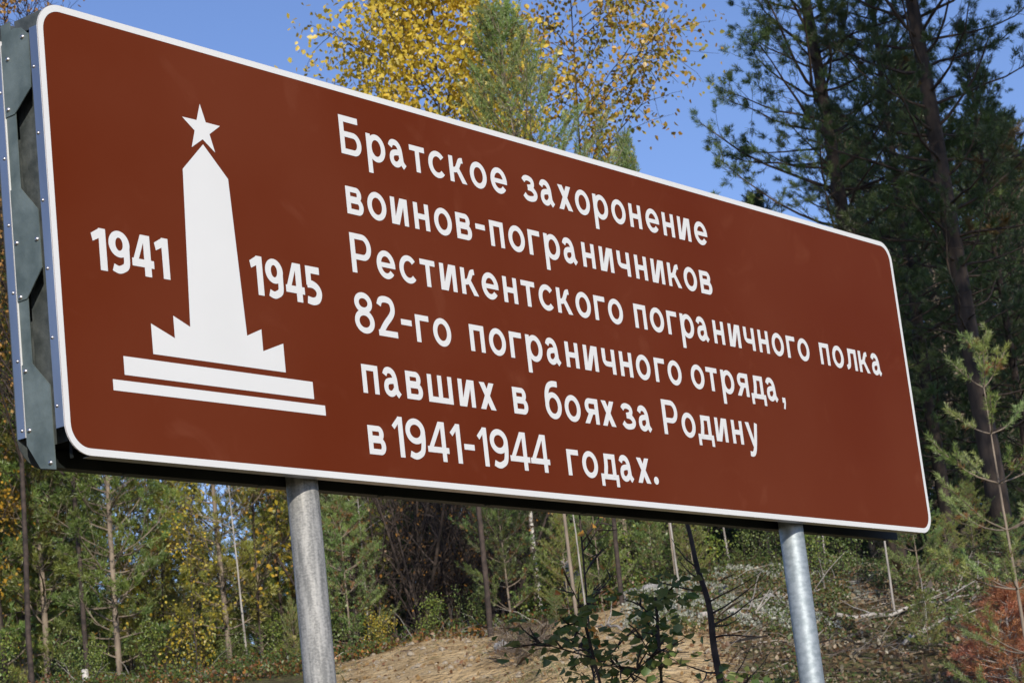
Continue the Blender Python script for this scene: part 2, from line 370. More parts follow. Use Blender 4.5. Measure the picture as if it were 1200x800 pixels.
GL = {
 'Б': (.102, [vb(0, 0, CAP), hb(CAP - TH*1.12, 0, .0925, TH*1.12), bowl(0, .102, 0, .080)]),
 'Р': (.1015, [vb(0, 0, CAP, TV*1.05), bowl(0, .1015, .0455, CAP)]),
 'р': (.093, [vb(0, -.0435, X), ell(.0480, X/2, .0450, X/2 + o_, -180, 180, TV, TH, 40)]),
 'а': (.0865, G_a()),
 'т': (.079, [hb(X - TH, 0, .079), vb(.0395 - TV/2, 0, X - TH/2)]),
 'с': (.0895, [ell(.0475, X/2, .0475, X/2 + o_, 40, 318, TV, TH, 40)]),
 'к': (.0905, [vb(0, 0, X), ribbon(catmull([(TV*.5, .0440), (.036, .0475), (.0500, .066), (.0600, .0815), (.0755, .0850)]), TH*1.02), poly((.029, .0545), (.046, .0640), (.0905, 0), (.0645, 0))]),
 'о': (.0935, [ell(.04675, X/2, .04675, X/2 + o_*1.3, 0, 360, TV, TH, 44)]),
 'е': (.0915, [ell(.04575, X/2, .04575, X/2 + o_, 0, 322, TV, TH, 40), hb(.0375, TV*.6, .0915, TH*.86)]),
 'з': (.085, G_z()),
 'х': (.0835, [diag(0, 0, .0545, X, TV*1.25), diag(.0835 - TV*1.28, 0, .002, X, TV*1.28)]),
 'н': (.079, [vb(0, 0, X), vb(.079 - TV, 0, X), hb(X/2 - TH/2, TV*.5, .079 - TV*.5)]),
 'и': (.0860, [vb(0, 0, X), vb(.086 - TV, 0, X), diag(TV*.45, 0, .086 - TV*1.72, X, TV*1.27)]),
 'п': (.079, [vb(0, 0, X), vb(.079 - TV, 0, X), hb(X - TH, TV*.5, .079 - TV*.5)]),
 'г': (.0685, [vb(0, 0, X), hb(X - TH, TV*.5, .0685)]),
 'в': (.083, [vb(0, 0, X), bowl(0, .0765, .0435, X, TV, TH*.95), bowl(0, .083, 0, .0565, TV, TH*.95)]),
 'ч': (.0805, [vb(.0805 - TV, 0, X), vb(0, .056, X), ribbon(catmull([(TV/2, .060), (TV/2 + .001, .047), (.022, .0385), (.038, .0370), (.0805 - TV*.6, .0372)]), TH)]),
 'л': (.092, [vb(.092 - TV, 0, X), hb(X - TH, .020, .092 - TV*.5), ribbon(catmull([(.0315, X - TH*.4), (.0295, .045), (.0235, .019), (.0035, .0085)]), TV*.95)]),
 'я': (.088, [vb(.088 - TV, 0, X), mirror(bowl(0, .080, .036, X), .088), diag(0, 0, .033, .046, TV*1.25)]),
 'д': (.109, [hb(0, 0, .109, TH), vb(0, -.0255, TH*.5, TV*.86), vb(.109 - TV*.86, -.0255, TH*.5, TV*.86), hb(X - TH, .026, .094), vb(.094 - TV, TH*.5, X), ribbon([(.0375, X - TH*.3), (.0355, .05), (.0265, .008)], TV)]),
 'ш': (.127, [vb(0, 0, X), vb(.0635 - TV/2, TH*.5, X), vb(.127 - TV, 0, X), hb(0, TV*.5, .127 - TV*.5)]),
 'б': (.0945, [ell(.04725, X/2, .04725, X/2 + o_, 0, 360, TV, TH, 44), ribbon(catmull([(.0115, .045), (.0125, .085), (.026, .115), (.050, .1265), (.0805, .1270)]), TV*.98)]),
 'у': (.0925, [poly((.0, X), (TV*1.22, X), (.0600, .008), (.0500, -.012), (.0420, 0.0)), ribbon(catmull([(.0790, X), (.060, .010), (.047, -.0235), (.033, -.0335), (.0145, -.0325)]), TV*.95)]),
 '-': (.054, [hb(.050, 0, .054, .0195)]),
 ',': (.024, [poly((0, 0), (.024, 0), (.024, .022), (0, .022)), poly((.012, 0.001), (.024, 0.001), (.0155, -.0265), (.003, -.0245))]),
 '.': (.030, [ell(.015, .0145, .015, .0150, 0, 360, .0145, .0145, 20)]),
 '8': (.095, [ell(.0475, .0385, .0475, .0400, 0, 360, TV, TH, 44), ell(.0475, .1010, .0430, .0350, 0, 360, TV, TH, 40)]),
 '2': (.094, [hb(0, 0, .094, TH*1.05), ribbon(catmull([(.011, .1035), (.021, .1215), (.046, .1265), (.070, .1200), (.0785, .098), (.070, .075), (.035, .040), (.0125, .012)]), TV)]),
 '1': (.054, [vb(.054 - TV*1.05, 0, CAP, TV*1.05), poly((.0, .103), (.0125, .0905), (.043, .1215), (.0335, CAP))]),
 '9': (.098, G_9(.098, CAP, TV*1.02, TH*1.05)),
 '4': (.110, [vb(.0735, 0, CAP, TV), hb(.0285, 0, .110, TH*1.02), poly((0, .034), (.0245, .0385), (.0860, CAP), (.0630, CAP))]),
}
BH, BV, BT = .1255, .0265, .0235        # bold digits of the emblem
GLB = {
 '1': (.0555, [vb(.0555 - BV, 0, BH, BV), poly((0, .1065), (.0055, .0835), (.030, .0955), (.033, BH))]),
 '9': (.0800, G_9(.080, BH, BV*.98, BT*.86)),
 '4': (.0855, [vb(.0475, 0, BH, BV), hb(.0270, 0, .0855, BT), poly((0, .036), (.0205, .0365), (.057, BH), (.0370, BH))]),
 '5': (.0720, [hb(BH - BT, .003, .0665, BT), vb(.003, .062, BH - BT*.5, BV*.86), ribbon(catmull([(.006, .0655), (.030, .066), (.051, .056), (.0590, .0385), (.0500, .0185), (.029, .0105), (.003, .0135)]), BV*.93)]),
}
def glyph_mesh(name, strokes, tag_):
    m = MB()
    for i, qs in enumerate(strokes):
        d = -.0008 - .00012 * i
        for q in qs:
            m.add([(float(p[0]), d, float(p[1])) for p in q], [tuple(range(len(q)))])
    return m.mesh(tag_, M_WHITE)
CACHE = {}
def put(ch, u0, u1, base, table=GL, key=''):
    wd, st = table[ch]
    if key + ch not in CACHE: CACHE[key + ch] = glyph_mesh(ch, st, "digit" if ch.isdigit() else ("letter" if ch.isalpha() else "punctuation_mark"))
    me = CACHE[key + ch]
    o = link(me.name.split('.')[0], me, panel)
    s = (u1 - u0) / wd if ch != '1' or key else 1.0
    s = min(1.05, max(.95, s)); c = (u0 + u1) / 2 if ch != '1' else u1 - wd * s / 2
    o.location = SL(c - wd * s / 2, base, 0); o.scale = (s, 1, 1)
TEXT = [
 (1.0965, "Б 1.272 1.374 р 1.402 1.495 а 1.515 1.602 т 1.623 1.702 с 1.720 1.810 к 1.833 1.924 о 1.946 2.039 е 2.062 2.155 з 2.248 2.332 а 2.351 2.437 х 2.460 2.544 о 2.565 2.657 р 2.680 2.773 о 2.796 2.888 н 2.914 2.992 е 3.023 3.113 н 3.139 3.217 и 3.246 3.332 е 3.361 3.453"),
 (.8905, "в 1.272 1.354 о 1.376 1.470 и 1.494 1.580 н 1.612 1.691 о 1.718 1.812 в 1.836 1.919 - 1.943 1.996 п 2.023 2.101 о 2.128 2.222 г 2.244 2.313 р 2.338 2.431 а 2.451 2.537 н 2.569 2.647 и 2.679 2.765 ч 2.793 2.874 н 2.908 2.987 и 3.018 3.103 к 3.130 3.219 о 3.240 3.332 в 3.355 3.438"),
 (.6915, "Р 1.269 1.370 е 1.393 1.485 с 1.507 1.595 т 1.615 1.693 и 1.718 1.804 к 1.830 1.920 е 1.943 2.035 н 2.063 2.142 т 2.168 2.247 с 2.268 2.357 к 2.376 2.466 о 2.489 2.582 г 2.605 2.674 о 2.692 2.786 п 2.861 2.940 о 2.965 3.058 г 3.081 3.149 р 3.173 3.265 а 3.286 3.371 н 3.404 3.481 и 3.516 3.601 ч 3.629 3.708 н 3.738 3.815 о 3.841 3.933 г 3.957 4.025 о 4.044 4.137 п 4.224 4.302 о 4.329 4.422 л 4.442 4.534 к 4.553 4.643 а 4.664 4.750"),
 (.4912, "8 1.257 1.352 2 1.370 1.464 - 1.486 1.540 г 1.560 1.629 о 1.649 1.743 п 1.844 1.923 о 1.949 2.042 г 2.065 2.134 р 2.158 2.251 а 2.274 2.360 н 2.389 2.467 и 2.500 2.586 ч 2.615 2.696 н 2.726 2.805 о 2.830 2.923 г 2.953 3.021 о 3.040 3.133 о 3.199 3.292 т 3.308 3.387 р 3.414 3.506 я 3.524 3.612 д 3.628 3.737 а 3.748 3.834 , 3.862 3.886"),
 (.2905, "п 1.264 1.342 а 1.367 1.454 в 1.479 1.561 ш 1.590 1.717 и 1.750 1.836 х 1.863 1.947 в 2.047 2.129 б 2.232 2.327 о 2.346 2.440 я 2.461 2.550 х 2.570 2.653 з 2.696 2.782 а 2.801 2.887 Р 2.966 3.068 о 3.090 3.184 д 3.198 3.306 и 3.324 3.409 н 3.443 3.521 у 3.546 3.639"),
 (.0905, "в 1.265 1.347 1 1.385 1.439 9 1.452 1.550 4 1.558 1.667 1 1.680 1.733 - 1.749 1.804 1 1.820 1.876 9 1.891 1.989 4 1.996 2.106 4 2.111 2.220 г 2.323 2.392 о 2.412 2.506 д 2.521 2.630 а 2.642 2.728 х 2.751 2.834 . 2.854 2.885"),
]
for base, s in TEXT:
    tk = s.split()
    for i in range(0, len(tk), 3): put(tk[i], float(tk[i+1]), float(tk[i+2]), base)
for ch, a, b_ in (('1', .146, .202), ('9', .212, .293), ('4', .300, .386), ('1', .392, .448)): put(ch, a, b_, .5475 + (a - .146) * .028, GLB, 'b')
for ch, a, b_ in (('1', .790, .845), ('9', .857, .936), ('4', .945, 1.030), ('5', 1.038, 1.110)): put(ch, a, b_, .5565, GLB, 'b')
def flat_shape(name, pts):
    m = MB(); m.add([SL(a, b_, -.0008) for a, b_ in pts], [tuple(range(len(pts)))])
    m2 = m.mesh(name, M_WHITE); o = link(name, m2, panel)
    return o
cx, cy, ro, ri = .632, 1.061, .0855, .0335
flat_shape("star", [(cx + (ro if k % 2 == 0 else ri) * math.sin(math.pi * k / 5) * .99, cy + (ro if k % 2 == 0 else ri) * math.cos(math.pi * k / 5) * .96 - .004) for k in range(10)])
flat_shape("obelisk", [(.3545, .3195), (.9085, .3205), (.9085, .4120), (.8165, .3780), (.8165, .4470), (.7515, .4195), (.7280, .9135), (.6315, 1.0085), (.5360, .9135), (.5130, .4190), (.4465, .4455), (.4465, .3770), (.3545, .4110)])
flat_shape("plinth_bar", [(.2365, .2460), (1.0265, .2470), (1.0265, .3020), (.2365, .3010)])
flat_shape("plinth_bar", [(.1895, .1965), (1.0740, .1985), (1.0740, .2305), (.1895, .2285)])

# -------- folded edges, rear panel, frame
def box_part(name, a, b_, mat, parent):
    m = MB(); m.box(a, b_, SL); return m.build(name, mat, parent)
def rivet(u, v, d, parent, axis='u', r=.0055):
    m = MB(); n = 8; vs = []; 
    for ring, (rr, h) in enumerate(((1, 0), (.8, .55), (.35, .8))):
        for k in range(n):
            a = 2 * math.pi * k / n
            p_ = (-h * r, rr * r * math.cos(a), rr * r * math.sin(a))
            vs.append(SL(u + p_[0], v + p_[1], d + p_[2]))
    fs = [(i*n+k, i*n+(k+1) % n, (i+1)*n+(k+1) % n, (i+1)*n+k) for i in range(2) for k in range(n)] + [tuple(2*n+k for k in range(n))]
    m.add(vs, fs, True); return m.build("rivet", M_ALU, parent)
fe = box_part("front_side_fold", (0.0, .078, .0032), (.0016, SHT - .078, .036), M_ALU, sign)
for v in (.14, .335, .535, .735, .935, 1.135): rivet(-.0001, v, .027, fe)
box_part("front_bottom_fold", (.09, 0.0, .0032), (SWD - .09, .0016, .036), M_ALU, sign)
box_part("front_top_fold", (.09, SHT - .0016, .0032), (SWD - .09, SHT, .036), M_ALU, sign)
box_part("front_side_fold", (SWD - .0016, .078, .0032), (SWD, SHT - .078, .036), M_ALU, sign)
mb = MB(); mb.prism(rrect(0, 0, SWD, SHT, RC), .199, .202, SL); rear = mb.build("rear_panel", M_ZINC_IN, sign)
re_ = box_part("rear_side_fold", (0.0, .078, .1665), (.0016, SHT - .078, .1985), M_ALU, sign)
for v in (.10, .30, .50, .70, .90, 1.10): rivet(-.0001, v, .178, re_)
box_part("rear_side_lip", (0.0017, .078, .1640), (.017, SHT - .078, .1660), M_WHITE, sign)  # white colour stands in for sunlight on this metal lip
box_part("rear_side_fold", (SWD - .0016, .078, .1665), (SWD, SHT - .078, .1985), M_ALU, sign)
box_part("rear_bottom_fold", (.09, .0, .1665), (SWD - .09, .0016, .1985), M_BEAM, sign)  # darker than the other folds, shade of the underside in its colour
# end frame: rear upright angle, inner plate and three gusset plates with chamfered corners
box_part("end_upright", (.0045, .06, .1210), (.0065, SHT - .03, .1620), M_ZINC_DARK, sign)
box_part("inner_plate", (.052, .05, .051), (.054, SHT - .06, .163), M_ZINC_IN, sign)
def gusset(pts):
    m = MB(); n = len(pts)
    m.add([(LX0 + .0005, LY0 + d, LZ0 + v) for d, v in pts] + [(LX0 + .0035, LY0 + d, LZ0 + v) for d, v in pts],
          [tuple(range(n)), tuple(range(2*n-1, n-1, -1))] + [(i, i + n, (i+1) % n + n, (i+1) % n) for i in range(n)])
    return m.build("gusset_plate", M_ZINC_DARK, sign)
g1 = gusset([(.042, 1.240), (.072, 1.268), (.105, 1.276), (.123, 1.271), (.162, 1.238), (.162, 1.020), (.1215, 1.020), (.0455, 1.079), (.042, 1.139)])
g2 = gusset([(.162, .800), (.1215, .800), (.050, .715), (.050, .545), (.1215, .470), (.162, .470)])
g3 = gusset([(.162, .285), (.1215, .285), (.050, .205), (.050, -.034), (.112, -.020), (.162, .055)])
for gp, lst in ((g1, ((.066, 1.238), (.135, 1.190), (.147, 1.040))), (g2, ((.062, .630), (.148, .640), (.147, .480))), (g3, ((.068, -.012), (.147, .095), (.147, .265)))):
    for d, v in lst: rivet(.0004, v, d, gp, r=.0075)
beam = MB(); beam.box((.055, -.003, .1515), (SWD - .05, .045, .163), SL); beam.build("lower_beam", M_BEAM, sign)
box_part("front_beam", (.055, .030, .038), (SWD - .05, .075, .048), M_BEAM, sign)
box_part("end_gap_shade", (.0545, .000, .0375), (.058, SHT - .10, .049), M_BEAM, sign)  # dark strip standing in for the shaded gap behind the panel
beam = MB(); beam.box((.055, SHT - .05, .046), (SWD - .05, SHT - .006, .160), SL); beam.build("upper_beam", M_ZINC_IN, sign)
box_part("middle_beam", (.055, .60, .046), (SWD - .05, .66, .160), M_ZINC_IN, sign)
for k in range(9):
    u = .35 + k * .56; rivet_m = MB(); rivet_m.box((u, -.006, .150), (u + .02, -.0031, .1625), SL); rivet_m.build("bolt_head", M_ZINC_IN, sign)
# posts
for u, mat in ((1.045, M_POST_L), (3.958, M_POST_R)):
    m = MB(); x, y, z = SL(u, 0, .10)
    ns = 40; vs = []; zs = [-.3, z + SHT - .06]
    for zz in zs:
        for k in range(ns): vs.append((x + .0500 * math.cos(2*math.pi*k/ns), y + .0500 * math.sin(2*math.pi*k/ns), zz))
    m.add(vs, [(k, (k+1) % ns, (k+1) % ns + ns, k + ns) for k in range(ns)], True); 
    o = m.build("post", mat, sign)
    o['label'] = "dull rough-textured grey pipe" if u < 2 else "smooth shiny grey pipe"
    box_part("post_bracket", (u - .085, .055, .152), (u + .085, .135, .160), M_BEAM, sign)

# ------------------------------------------------------------------ vegetation generators
def unit(v): return v / np.maximum(np.linalg.norm(v, axis=-1, keepdims=True), 1e-9)

def needle_mesh(name, P, D, L, rng, cols, per=24, nl=.055, nw=.0045, mat=None, angle=52):
    """needles around shoots: P base, D direction, L length per shoot; cols (m,3) colour per shoot"""
    P = np.array(P, float); D = unit(np.array(D, float)); L = np.array(L, float); n = len(P)
    ref = np.where(np.abs(D[:, 2:3]) > .9, np.array([[1., 0, 0]]), np.array([[0, 0, 1.]]))
    A = unit(np.cross(D, ref)); B = np.cross(D, A)
    t = rng.uniform(0, 1, (n, per)); ph = rng.uniform(0, 2*np.pi, (n, per))
    th = np.radians(rng.normal(angle, 14, (n, per)) * (1 - .45 * t))
    pos = P[:, None] + D[:, None] * (t * L[:, None])[..., None]
    rad = A[:, None] * np.cos(ph)[..., None] + B[:, None] * np.sin(ph)[..., None]
    nd = D[:, None] * np.cos(th)[..., None] + rad * np.sin(th)[..., None]
    ln = nl * rng.uniform(.7, 1.15, (n, per))[..., None]
    side = unit(np.cross(nd, rng.normal(0, 1, (n, per, 3)))) * nw / 2
    tip = pos + nd * ln; mid = pos + nd * ln * .35
    Vv = np.stack([pos, mid + side * 1.0, tip, mid - side * 1.0], 2).reshape(-1, 3)
    k = np.arange(n * per) * 4
    Ff = np.stack([k, k + 1, k + 2, k + 3], -1)
    c = cols[:, None, None, :] * rng.uniform(.8, 1.2, (n, per, 1, 1)) * np.ones((1, 1, 4, 1))
    return np_mesh(name, Vv, Ff, mat or M_NEEDLE, c.reshape(-1, 3))

def leaf_mesh(name, P, rng, cols, size=.05, mat=None, droop=.5, aspect=.75, fold_=.12):
    P = np.array(P, float); n = len(P)
    ax = unit(rng.normal(0, 1, (n, 3)) + np.array([0, 0, -droop * 2])); sd = unit(np.cross(ax, rng.normal(0, 1, (n, 3))))
    nr = np.cross(ax, sd); s = (size * rng.uniform(.65, 1.2, n))[:, None]
    h = s * aspect / 2; fold = nr * s * (fold_ * rng.uniform(-.6, 1.4, n))[:, None]
    v = np.stack([P, P + ax*s*.35 + sd*h + fold, P + ax*s*.75 + sd*h*.62 + fold*.6, P + ax*s, P + ax*s*.75 - sd*h*.62 + fold*.6, P + ax*s*.35 - sd*h + fold], 1).reshape(-1, 3)
    k = np.arange(n) * 6
    f = np.concatenate([np.stack([k, k+1, k+2, k+3], -1), np.stack([k, k+3, k+4, k+5], -1)], 0)
    return np_mesh(name, v, f, mat or M_LEAF, np.repeat(cols, 6, axis=0))

def bend_line(rng, p0, d, L, n, curl=(0, 0, 0), wob=.12):
    pts = [np.array(p0, float)]; d = unit(np.array(d, float)); c = np.array(curl, float)
    for i in range(n):
        d = unit(d + c / n + rng.normal(0, wob, 3) / n ** .5); pts.append(pts[-1] + d * L / n)
    return pts

def pine_proto(seed, H=6., r0=.06, z0=.25, maxlen=1.1, gap=.32, nb=4, green=(.085, .125, .035), per=22, nl=.055, nw=.005,
               shoot_gap=.085, dead=.12, lean=.0, tuft=1.0, profile=1.0, needle_angle=52, droop=0., density=1., trunk_mat=None, yellow=.08, twig_mat=None, bare_low=True, shoot_len=.09, tw0=.3, wob=.2):
    rng = np.random.default_rng(seed); m = MB(); P, D, L, C = [], [], [], []
    base = np.array(green)
    tr = bend_line(rng, (0, 0, -.15), (lean, 0, 1), H, 12, wob=.045 if H < 10 else .025)
    tr = [p * np.array([1, 1, 1]) for p in tr]
    rad = [max(.006, r0 * (1 - i / 12.) ** .8 + .004) for i in range(13)]
    m.tube(tr, rad, 8)
    def tp(f):
        i = min(int(f * 12), 11); s = f * 12 - i; return tr[i] * (1 - s) + tr[i+1] * s
    # leader shoot
    def shoot(p, d, l, col):
        P.append(p); D.append(d); L.append(l); C.append(col)
    for k in range(6): shoot(tp(.97) - np.array([0, 0, .04 * k]), (rng.normal(0, .15), rng.normal(0, .15), 1), .12, base * 1.15)
    z = z0 * H
    if bare_low:
        zz = max(.12 * H, .4)
        while zz < z + .1 * H:
            for k in range(rng.integers(1, 4)):
                a = rng.uniform(0, 6.28); l = rng.uniform(.15, .6) * maxlen
                q = bend_line(rng, tp(zz / H), (math.cos(a), math.sin(a), rng.uniform(-.2, .25)), l, 3, wob=.25)
                m.tube(q, [r0 * .12 + .003, r0 * .09 + .002, .003, .002], 4, False)
            zz += gap * rng.uniform(.6, 1.2)
    while z < H * .985:
        f = max(0., (z / H - z0) / (1 - z0))
        ln = maxlen * (min(1, .45 + f * 2.2) * (1 - f) ** (.75 * profile) + .06)
        n_ = max(2, int(round(nb * rng.uniform(.7, 1.3)))); a0 = rng.uniform(0, 6.28)
        for k in range(n_):
            a = a0 + 6.28 * k / n_ + rng.normal(0, .25); l = ln * rng.uniform(.6, 1.15)
            rise = .12 + .75 * f ** 1.5 - droop * (1 - f) + rng.normal(0, .1)
            b0 = tp(z / H + rng.uniform(-.01, .01)); ns = 6
            q = bend_line(rng, b0, (math.cos(a), math.sin(a), rise), l, ns, (0, 0, .55 + droop), max(.16, wob * .8))
            br = min(rad[min(int(z/H*12), 12)] * .34, .007 + .009 * l)
            m.tube(q, [br * (1 - .8 * i / ns) + .0015 for i in range(ns + 1)], 4, False)
            bc = base * rng.uniform(.75, 1.25) * np.array([rng.uniform(.9, 1.15), 1, rng.uniform(.8, 1.2)])
            if rng.random() < yellow: bc = np.array([.22, .14, .035])
            # side twigs
            s = .25 if l > .5 else .1
            while s < 1.0:
                i = min(int(s * ns), ns - 1); g_ = s * ns - i; bp = q[i] * (1 - g_) + q[i+1] * g_; bd = unit(q[i+1] - q[i])
                sd = np.cross(bd, (0, 0, 1.)); sd = unit(sd + np.array([0, 0, rng.normal(.15, .3)]))
                for sg in (-1, 1):
                    if rng.random() > .92 * density: continue
                    tl = l * (.42 * (1 - s) + .16) * rng.uniform(.6, 1.2)
                    tq = bend_line(rng, bp, bd * .8 + sd * sg * .9 + rng.normal(0, wob, 3), tl, 3, (0, 0, .6), wob)
                    if tl > .1: m.tube(tq, [.0045, .004, .003, .002], 3, False)
                    for k3 in range(int(2 * tuft + rng.random())):
                        shoot(tq[-1] - unit(tq[-1]-tq[-2]) * .02, unit(tq[-1]-tq[-2]) + rng.normal(0, .55, 3) + np.array([0, 0, .2]), shoot_len, bc * rng.uniform(.85, 1.2))
                    u_ = tw0 if tl > .12 else .0
                    while u_ <= 1.0:
                        j = min(int(u_ * 3), 2); h_ = u_ * 3 - j; pp = tq[j] * (1 - h_) + tq[j+1] * h_
                        dd = unit(tq[j+1] - tq[j]) + rng.normal(0, .35, 3) + np.array([0, 0, .25])
                        col = bc * rng.uniform(.8, 1.2)
                        if rng.random() < yellow * .4: col = np.array([.24, .16, .04])
                        shoot(pp, dd, shoot_len * rng.uniform(.7, 1.3), col)
                        u_ += shoot_gap / max(tl, .06)
                s += .13 / max(l, .35) / density ** .5
            for k2 in range(int(3 * tuft)):
                shoot(q[-1] - unit(q[-1]-q[-2]) * .05 * k2, unit(q[-1]-q[-2]) + rng.normal(0, .4, 3) * (k2 > 0), shoot_len * 1.3, bc * 1.1)
        z += gap * rng.uniform(.7, 1.25) * (1 - .35 * f)
    C = np.array(C)
    crown = needle_mesh("crown", P, D, L, rng, C, per, nl, nw, angle=needle_angle)
    return m.mesh("trunk", trunk_mat or M_BARK_THIN), crown

def open_pine(seed, H=4.3, r0=.028, z0=.06, gap=.42, nb=4, blen=1.0, green=(.13, .20, .075), per=30, nl=.062, nw=.0045, side=4, step=.05, tops=1., brown=.12, rise=.35):
    """young pine: whorls of fuzzy up-curving branches with bare stem between them"""
    rng = np.random.default_rng(seed); m = MB(); P, D, L, C = [], [], [], []; g0 = np.array(green)
    tr = bend_line(rng, (0, 0, -.15), (0, 0, 1), H + .15, 12, wob=.03); m.tube(tr, [max(.004, r0 * (1 - i/12.) + .003) for i in range(13)], 8)
    def tp(f): 
        i = min(int(f * 12), 11); q = f * 12 - i; return tr[i] * (1 - q) + tr[i+1] * q
    def fuzz(q, s0, col, l):
        n = max(1, int(l * (1 - s0) / step))
        for k in range(n + 1):
            f = s0 + (1 - s0) * k / max(n, 1); i = min(int(f * (len(q) - 1)), len(q) - 2); h = f * (len(q) - 1) - i
            c = col * rng.uniform(.85, 1.15)
            if f < s0 + .25 and rng.random() < brown * 2.5: c = np.array([.30, .15, .05])
            P.append(q[i] * (1 - h) + q[i+1] * h); D.append(q[i+1] - q[i] + rng.normal(0, .02, 3)); L.append(step * 1.3); C.append(c)
    k = 0
    while k * .05 < .42: 
        P.append(tp(1) - np.array([0, 0, .05 * k])); D.append(np.array([0, 0, 1.])); L.append(.07); C.append(g0 * 1.1); k += 1
    z = H - .08; w_ = 0
    while z > z0 * H:
        f = 1 - z / H; n_ = nb + int(rng.integers(-1, 2)); a0 = rng.uniform(0, 6.28)
        for b in range(n_):
            a = a0 + 6.28 * b / n_ + rng.normal(0, .2); l = blen * min(1., .20 + 2.0 * f) * rng.uniform(.75, 1.12)
            q = bend_line(rng, tp(z / H), (math.cos(a), math.sin(a), rise + .9 * max(0, .25 - f) / .25 - .1), l, 7, (0, 0, .75), .10)
            m.tube(q, [.004 + .006 * l * (1 - i / 7) for i in range(8)], 5, False)
            col = g0 * rng.uniform(.8, 1.2) * np.array([rng.uniform(.9, 1.2), 1, rng.uniform(.85, 1.2)])
            fuzz(q, .12 if l < .4 else .32, col, l)
            for t_ in range(side if l > .35 else 1):
                for sg in (-1, 1):
                    s_ = .35 + .5 * (t_ + rng.uniform(0, 1)) / max(side, 1); i = min(int(s_ * 7), 6); bd = unit(q[i+1] - q[i])
                    sd = unit(np.cross(bd, (0, 0, 1.))); tl = l * (.50 * (1 - s_) + .10) * rng.uniform(.7, 1.2)
                    tq = bend_line(rng, q[i], bd * .9 + sd * sg * .8 + np.array([0, 0, .15]), tl, 4, (0, 0, .5), .12)
                    m.tube(tq, [.0045, .004, .0035, .003, .002], 3, False); fuzz(tq, .15, col * rng.uniform(.9, 1.15), tl)
        z -= gap * rng.uniform(.8, 1.2) * (.75 + .5 * min(1, f * 2))
    return m.mesh("trunk", M_BARK_THIN), needle_mesh("crown", P, D, L, rng, np.array(C), per, nl, nw, angle=55)

def broad_proto(seed, H=7., r0=.08, z0=.3, spread=1.6, nl=4000, size=.05, cols=((.55, .36, .05), (.62, .42, .07)), bark=None, nlimb=22, cluster=.11, rise=.9, droop=.6, twigs=3, lean=(0, 0), stems=1, fold=.12, sprd=.22):
    rng = np.random.default_rng(seed); m = MB(); ends = []
    for st in range(stems):
        b0 = np.array([rng.normal(0, .12), rng.normal(0, .12), -.15]) if stems > 1 else np.array([0, 0, -.15])
        dl = (lean[0] + (rng.normal(0, sprd) if stems > 1 else 0), lean[1] + (rng.normal(0, sprd) if stems > 1 else 0), 1)
        h = H * (rng.uniform(.7, 1.) if stems > 1 else 1)
        tr = bend_line(rng, b0, dl, h, 12, wob=.06); rad = [max(.004, r0 * (1 - i/12.) ** .9) for i in range(13)]
        m.tube(tr, rad, 7, False)
        for k in range(nlimb // stems):
            f = z0 + (1 - z0) * (k + rng.uniform(0, 1)) / (nlimb // stems); f = min(f, .99)
            i = min(int(f*12), 11); s = f*12 - i; p0 = tr[i]*(1-s) + tr[i+1]*s
            a = rng.uniform(0, 6.28); l = spread * (1.05 - .8 * (f - z0) / (1 - z0)) * rng.uniform(.6, 1.15)
            q = bend_line(rng, p0, (math.cos(a), math.sin(a), rise), l, 6, (0, 0, .1 - .3*droop), .2)
            br = rad[i] * .45
            m.tube(q, [br * (1 - .85*j/6) + .0015 for j in range(7)], 4, False)
            ends.append((q[-1], q[-1] - q[-2], 1.))
            for t_ in range(2 * twigs):
                s2 = rng.uniform(.2, 1); j = min(int(s2*6), 5); bp = q[j]
                tq = bend_line(rng, bp, unit(q[j+1]-q[j]) + rng.normal(0, .7, 3), l * rng.uniform(.2, .5), 4, (0, 0, -droop*.6), .25)
                m.tube(tq, [.005, .004, .003, .0025, .0015], 3, False)
                for e in tq[1:]: ends.append((e, tq[-1]-tq[-2], .8))
            for e in q[3:]: ends.append((e, q[-1]-q[-2], .6))
    E_ = np.array([e[0] for e in ends]); cl = rng.choice(len(E_), nl)
    tone = rng.uniform(0, 1, len(E_)) ** 1.2
    Pp = E_[cl] + rng.normal(0, cluster, (nl, 3)) * np.array([1, 1, 1.1])
    c0, c1 = np.array(cols[0]), np.array(cols[1]); tt = np.clip(tone[cl] + rng.normal(0, .25, nl), 0, 1)[:, None]
    cc = (c0 * (1 - tt) + c1 * tt) * rng.uniform(.75, 1.2, (nl, 1))
    return m.mesh("trunk", bark or M_BIRCH), leaf_mesh("crown", Pp, rng, cc, size, fold_=fold)

def place(name, proto, px, Y, label, cat, group=None, scale=1., rz=None, py=700, x=None, dz=0., leaf='crown', top=None, wide=1.):
    if x is None: x = at(px, py, Y)[0]
    z = float(terr(x, Y)) + dz
    if top is not None:                     # height in metres so that the tree ends at the height seen
        zt = at(px, top, Y)[2]; zmax = max(v.co.z for v in proto[0].vertices); scale = float((zt - z) / zmax); scale = (scale * wide, scale * wide, scale)
    o = empty(name, (float(x), Y, z), rz if rz is not None else (abs(px or 0) * .37 + Y) % 6.28)
    o.scale = (scale,) * 3 if not isinstance(scale, tuple) else scale
    tag(o, label, cat, group)
    link("trunk", proto[0], o)
    if proto[1]: link(leaf, proto[1], o)
    return o

exec_order = None
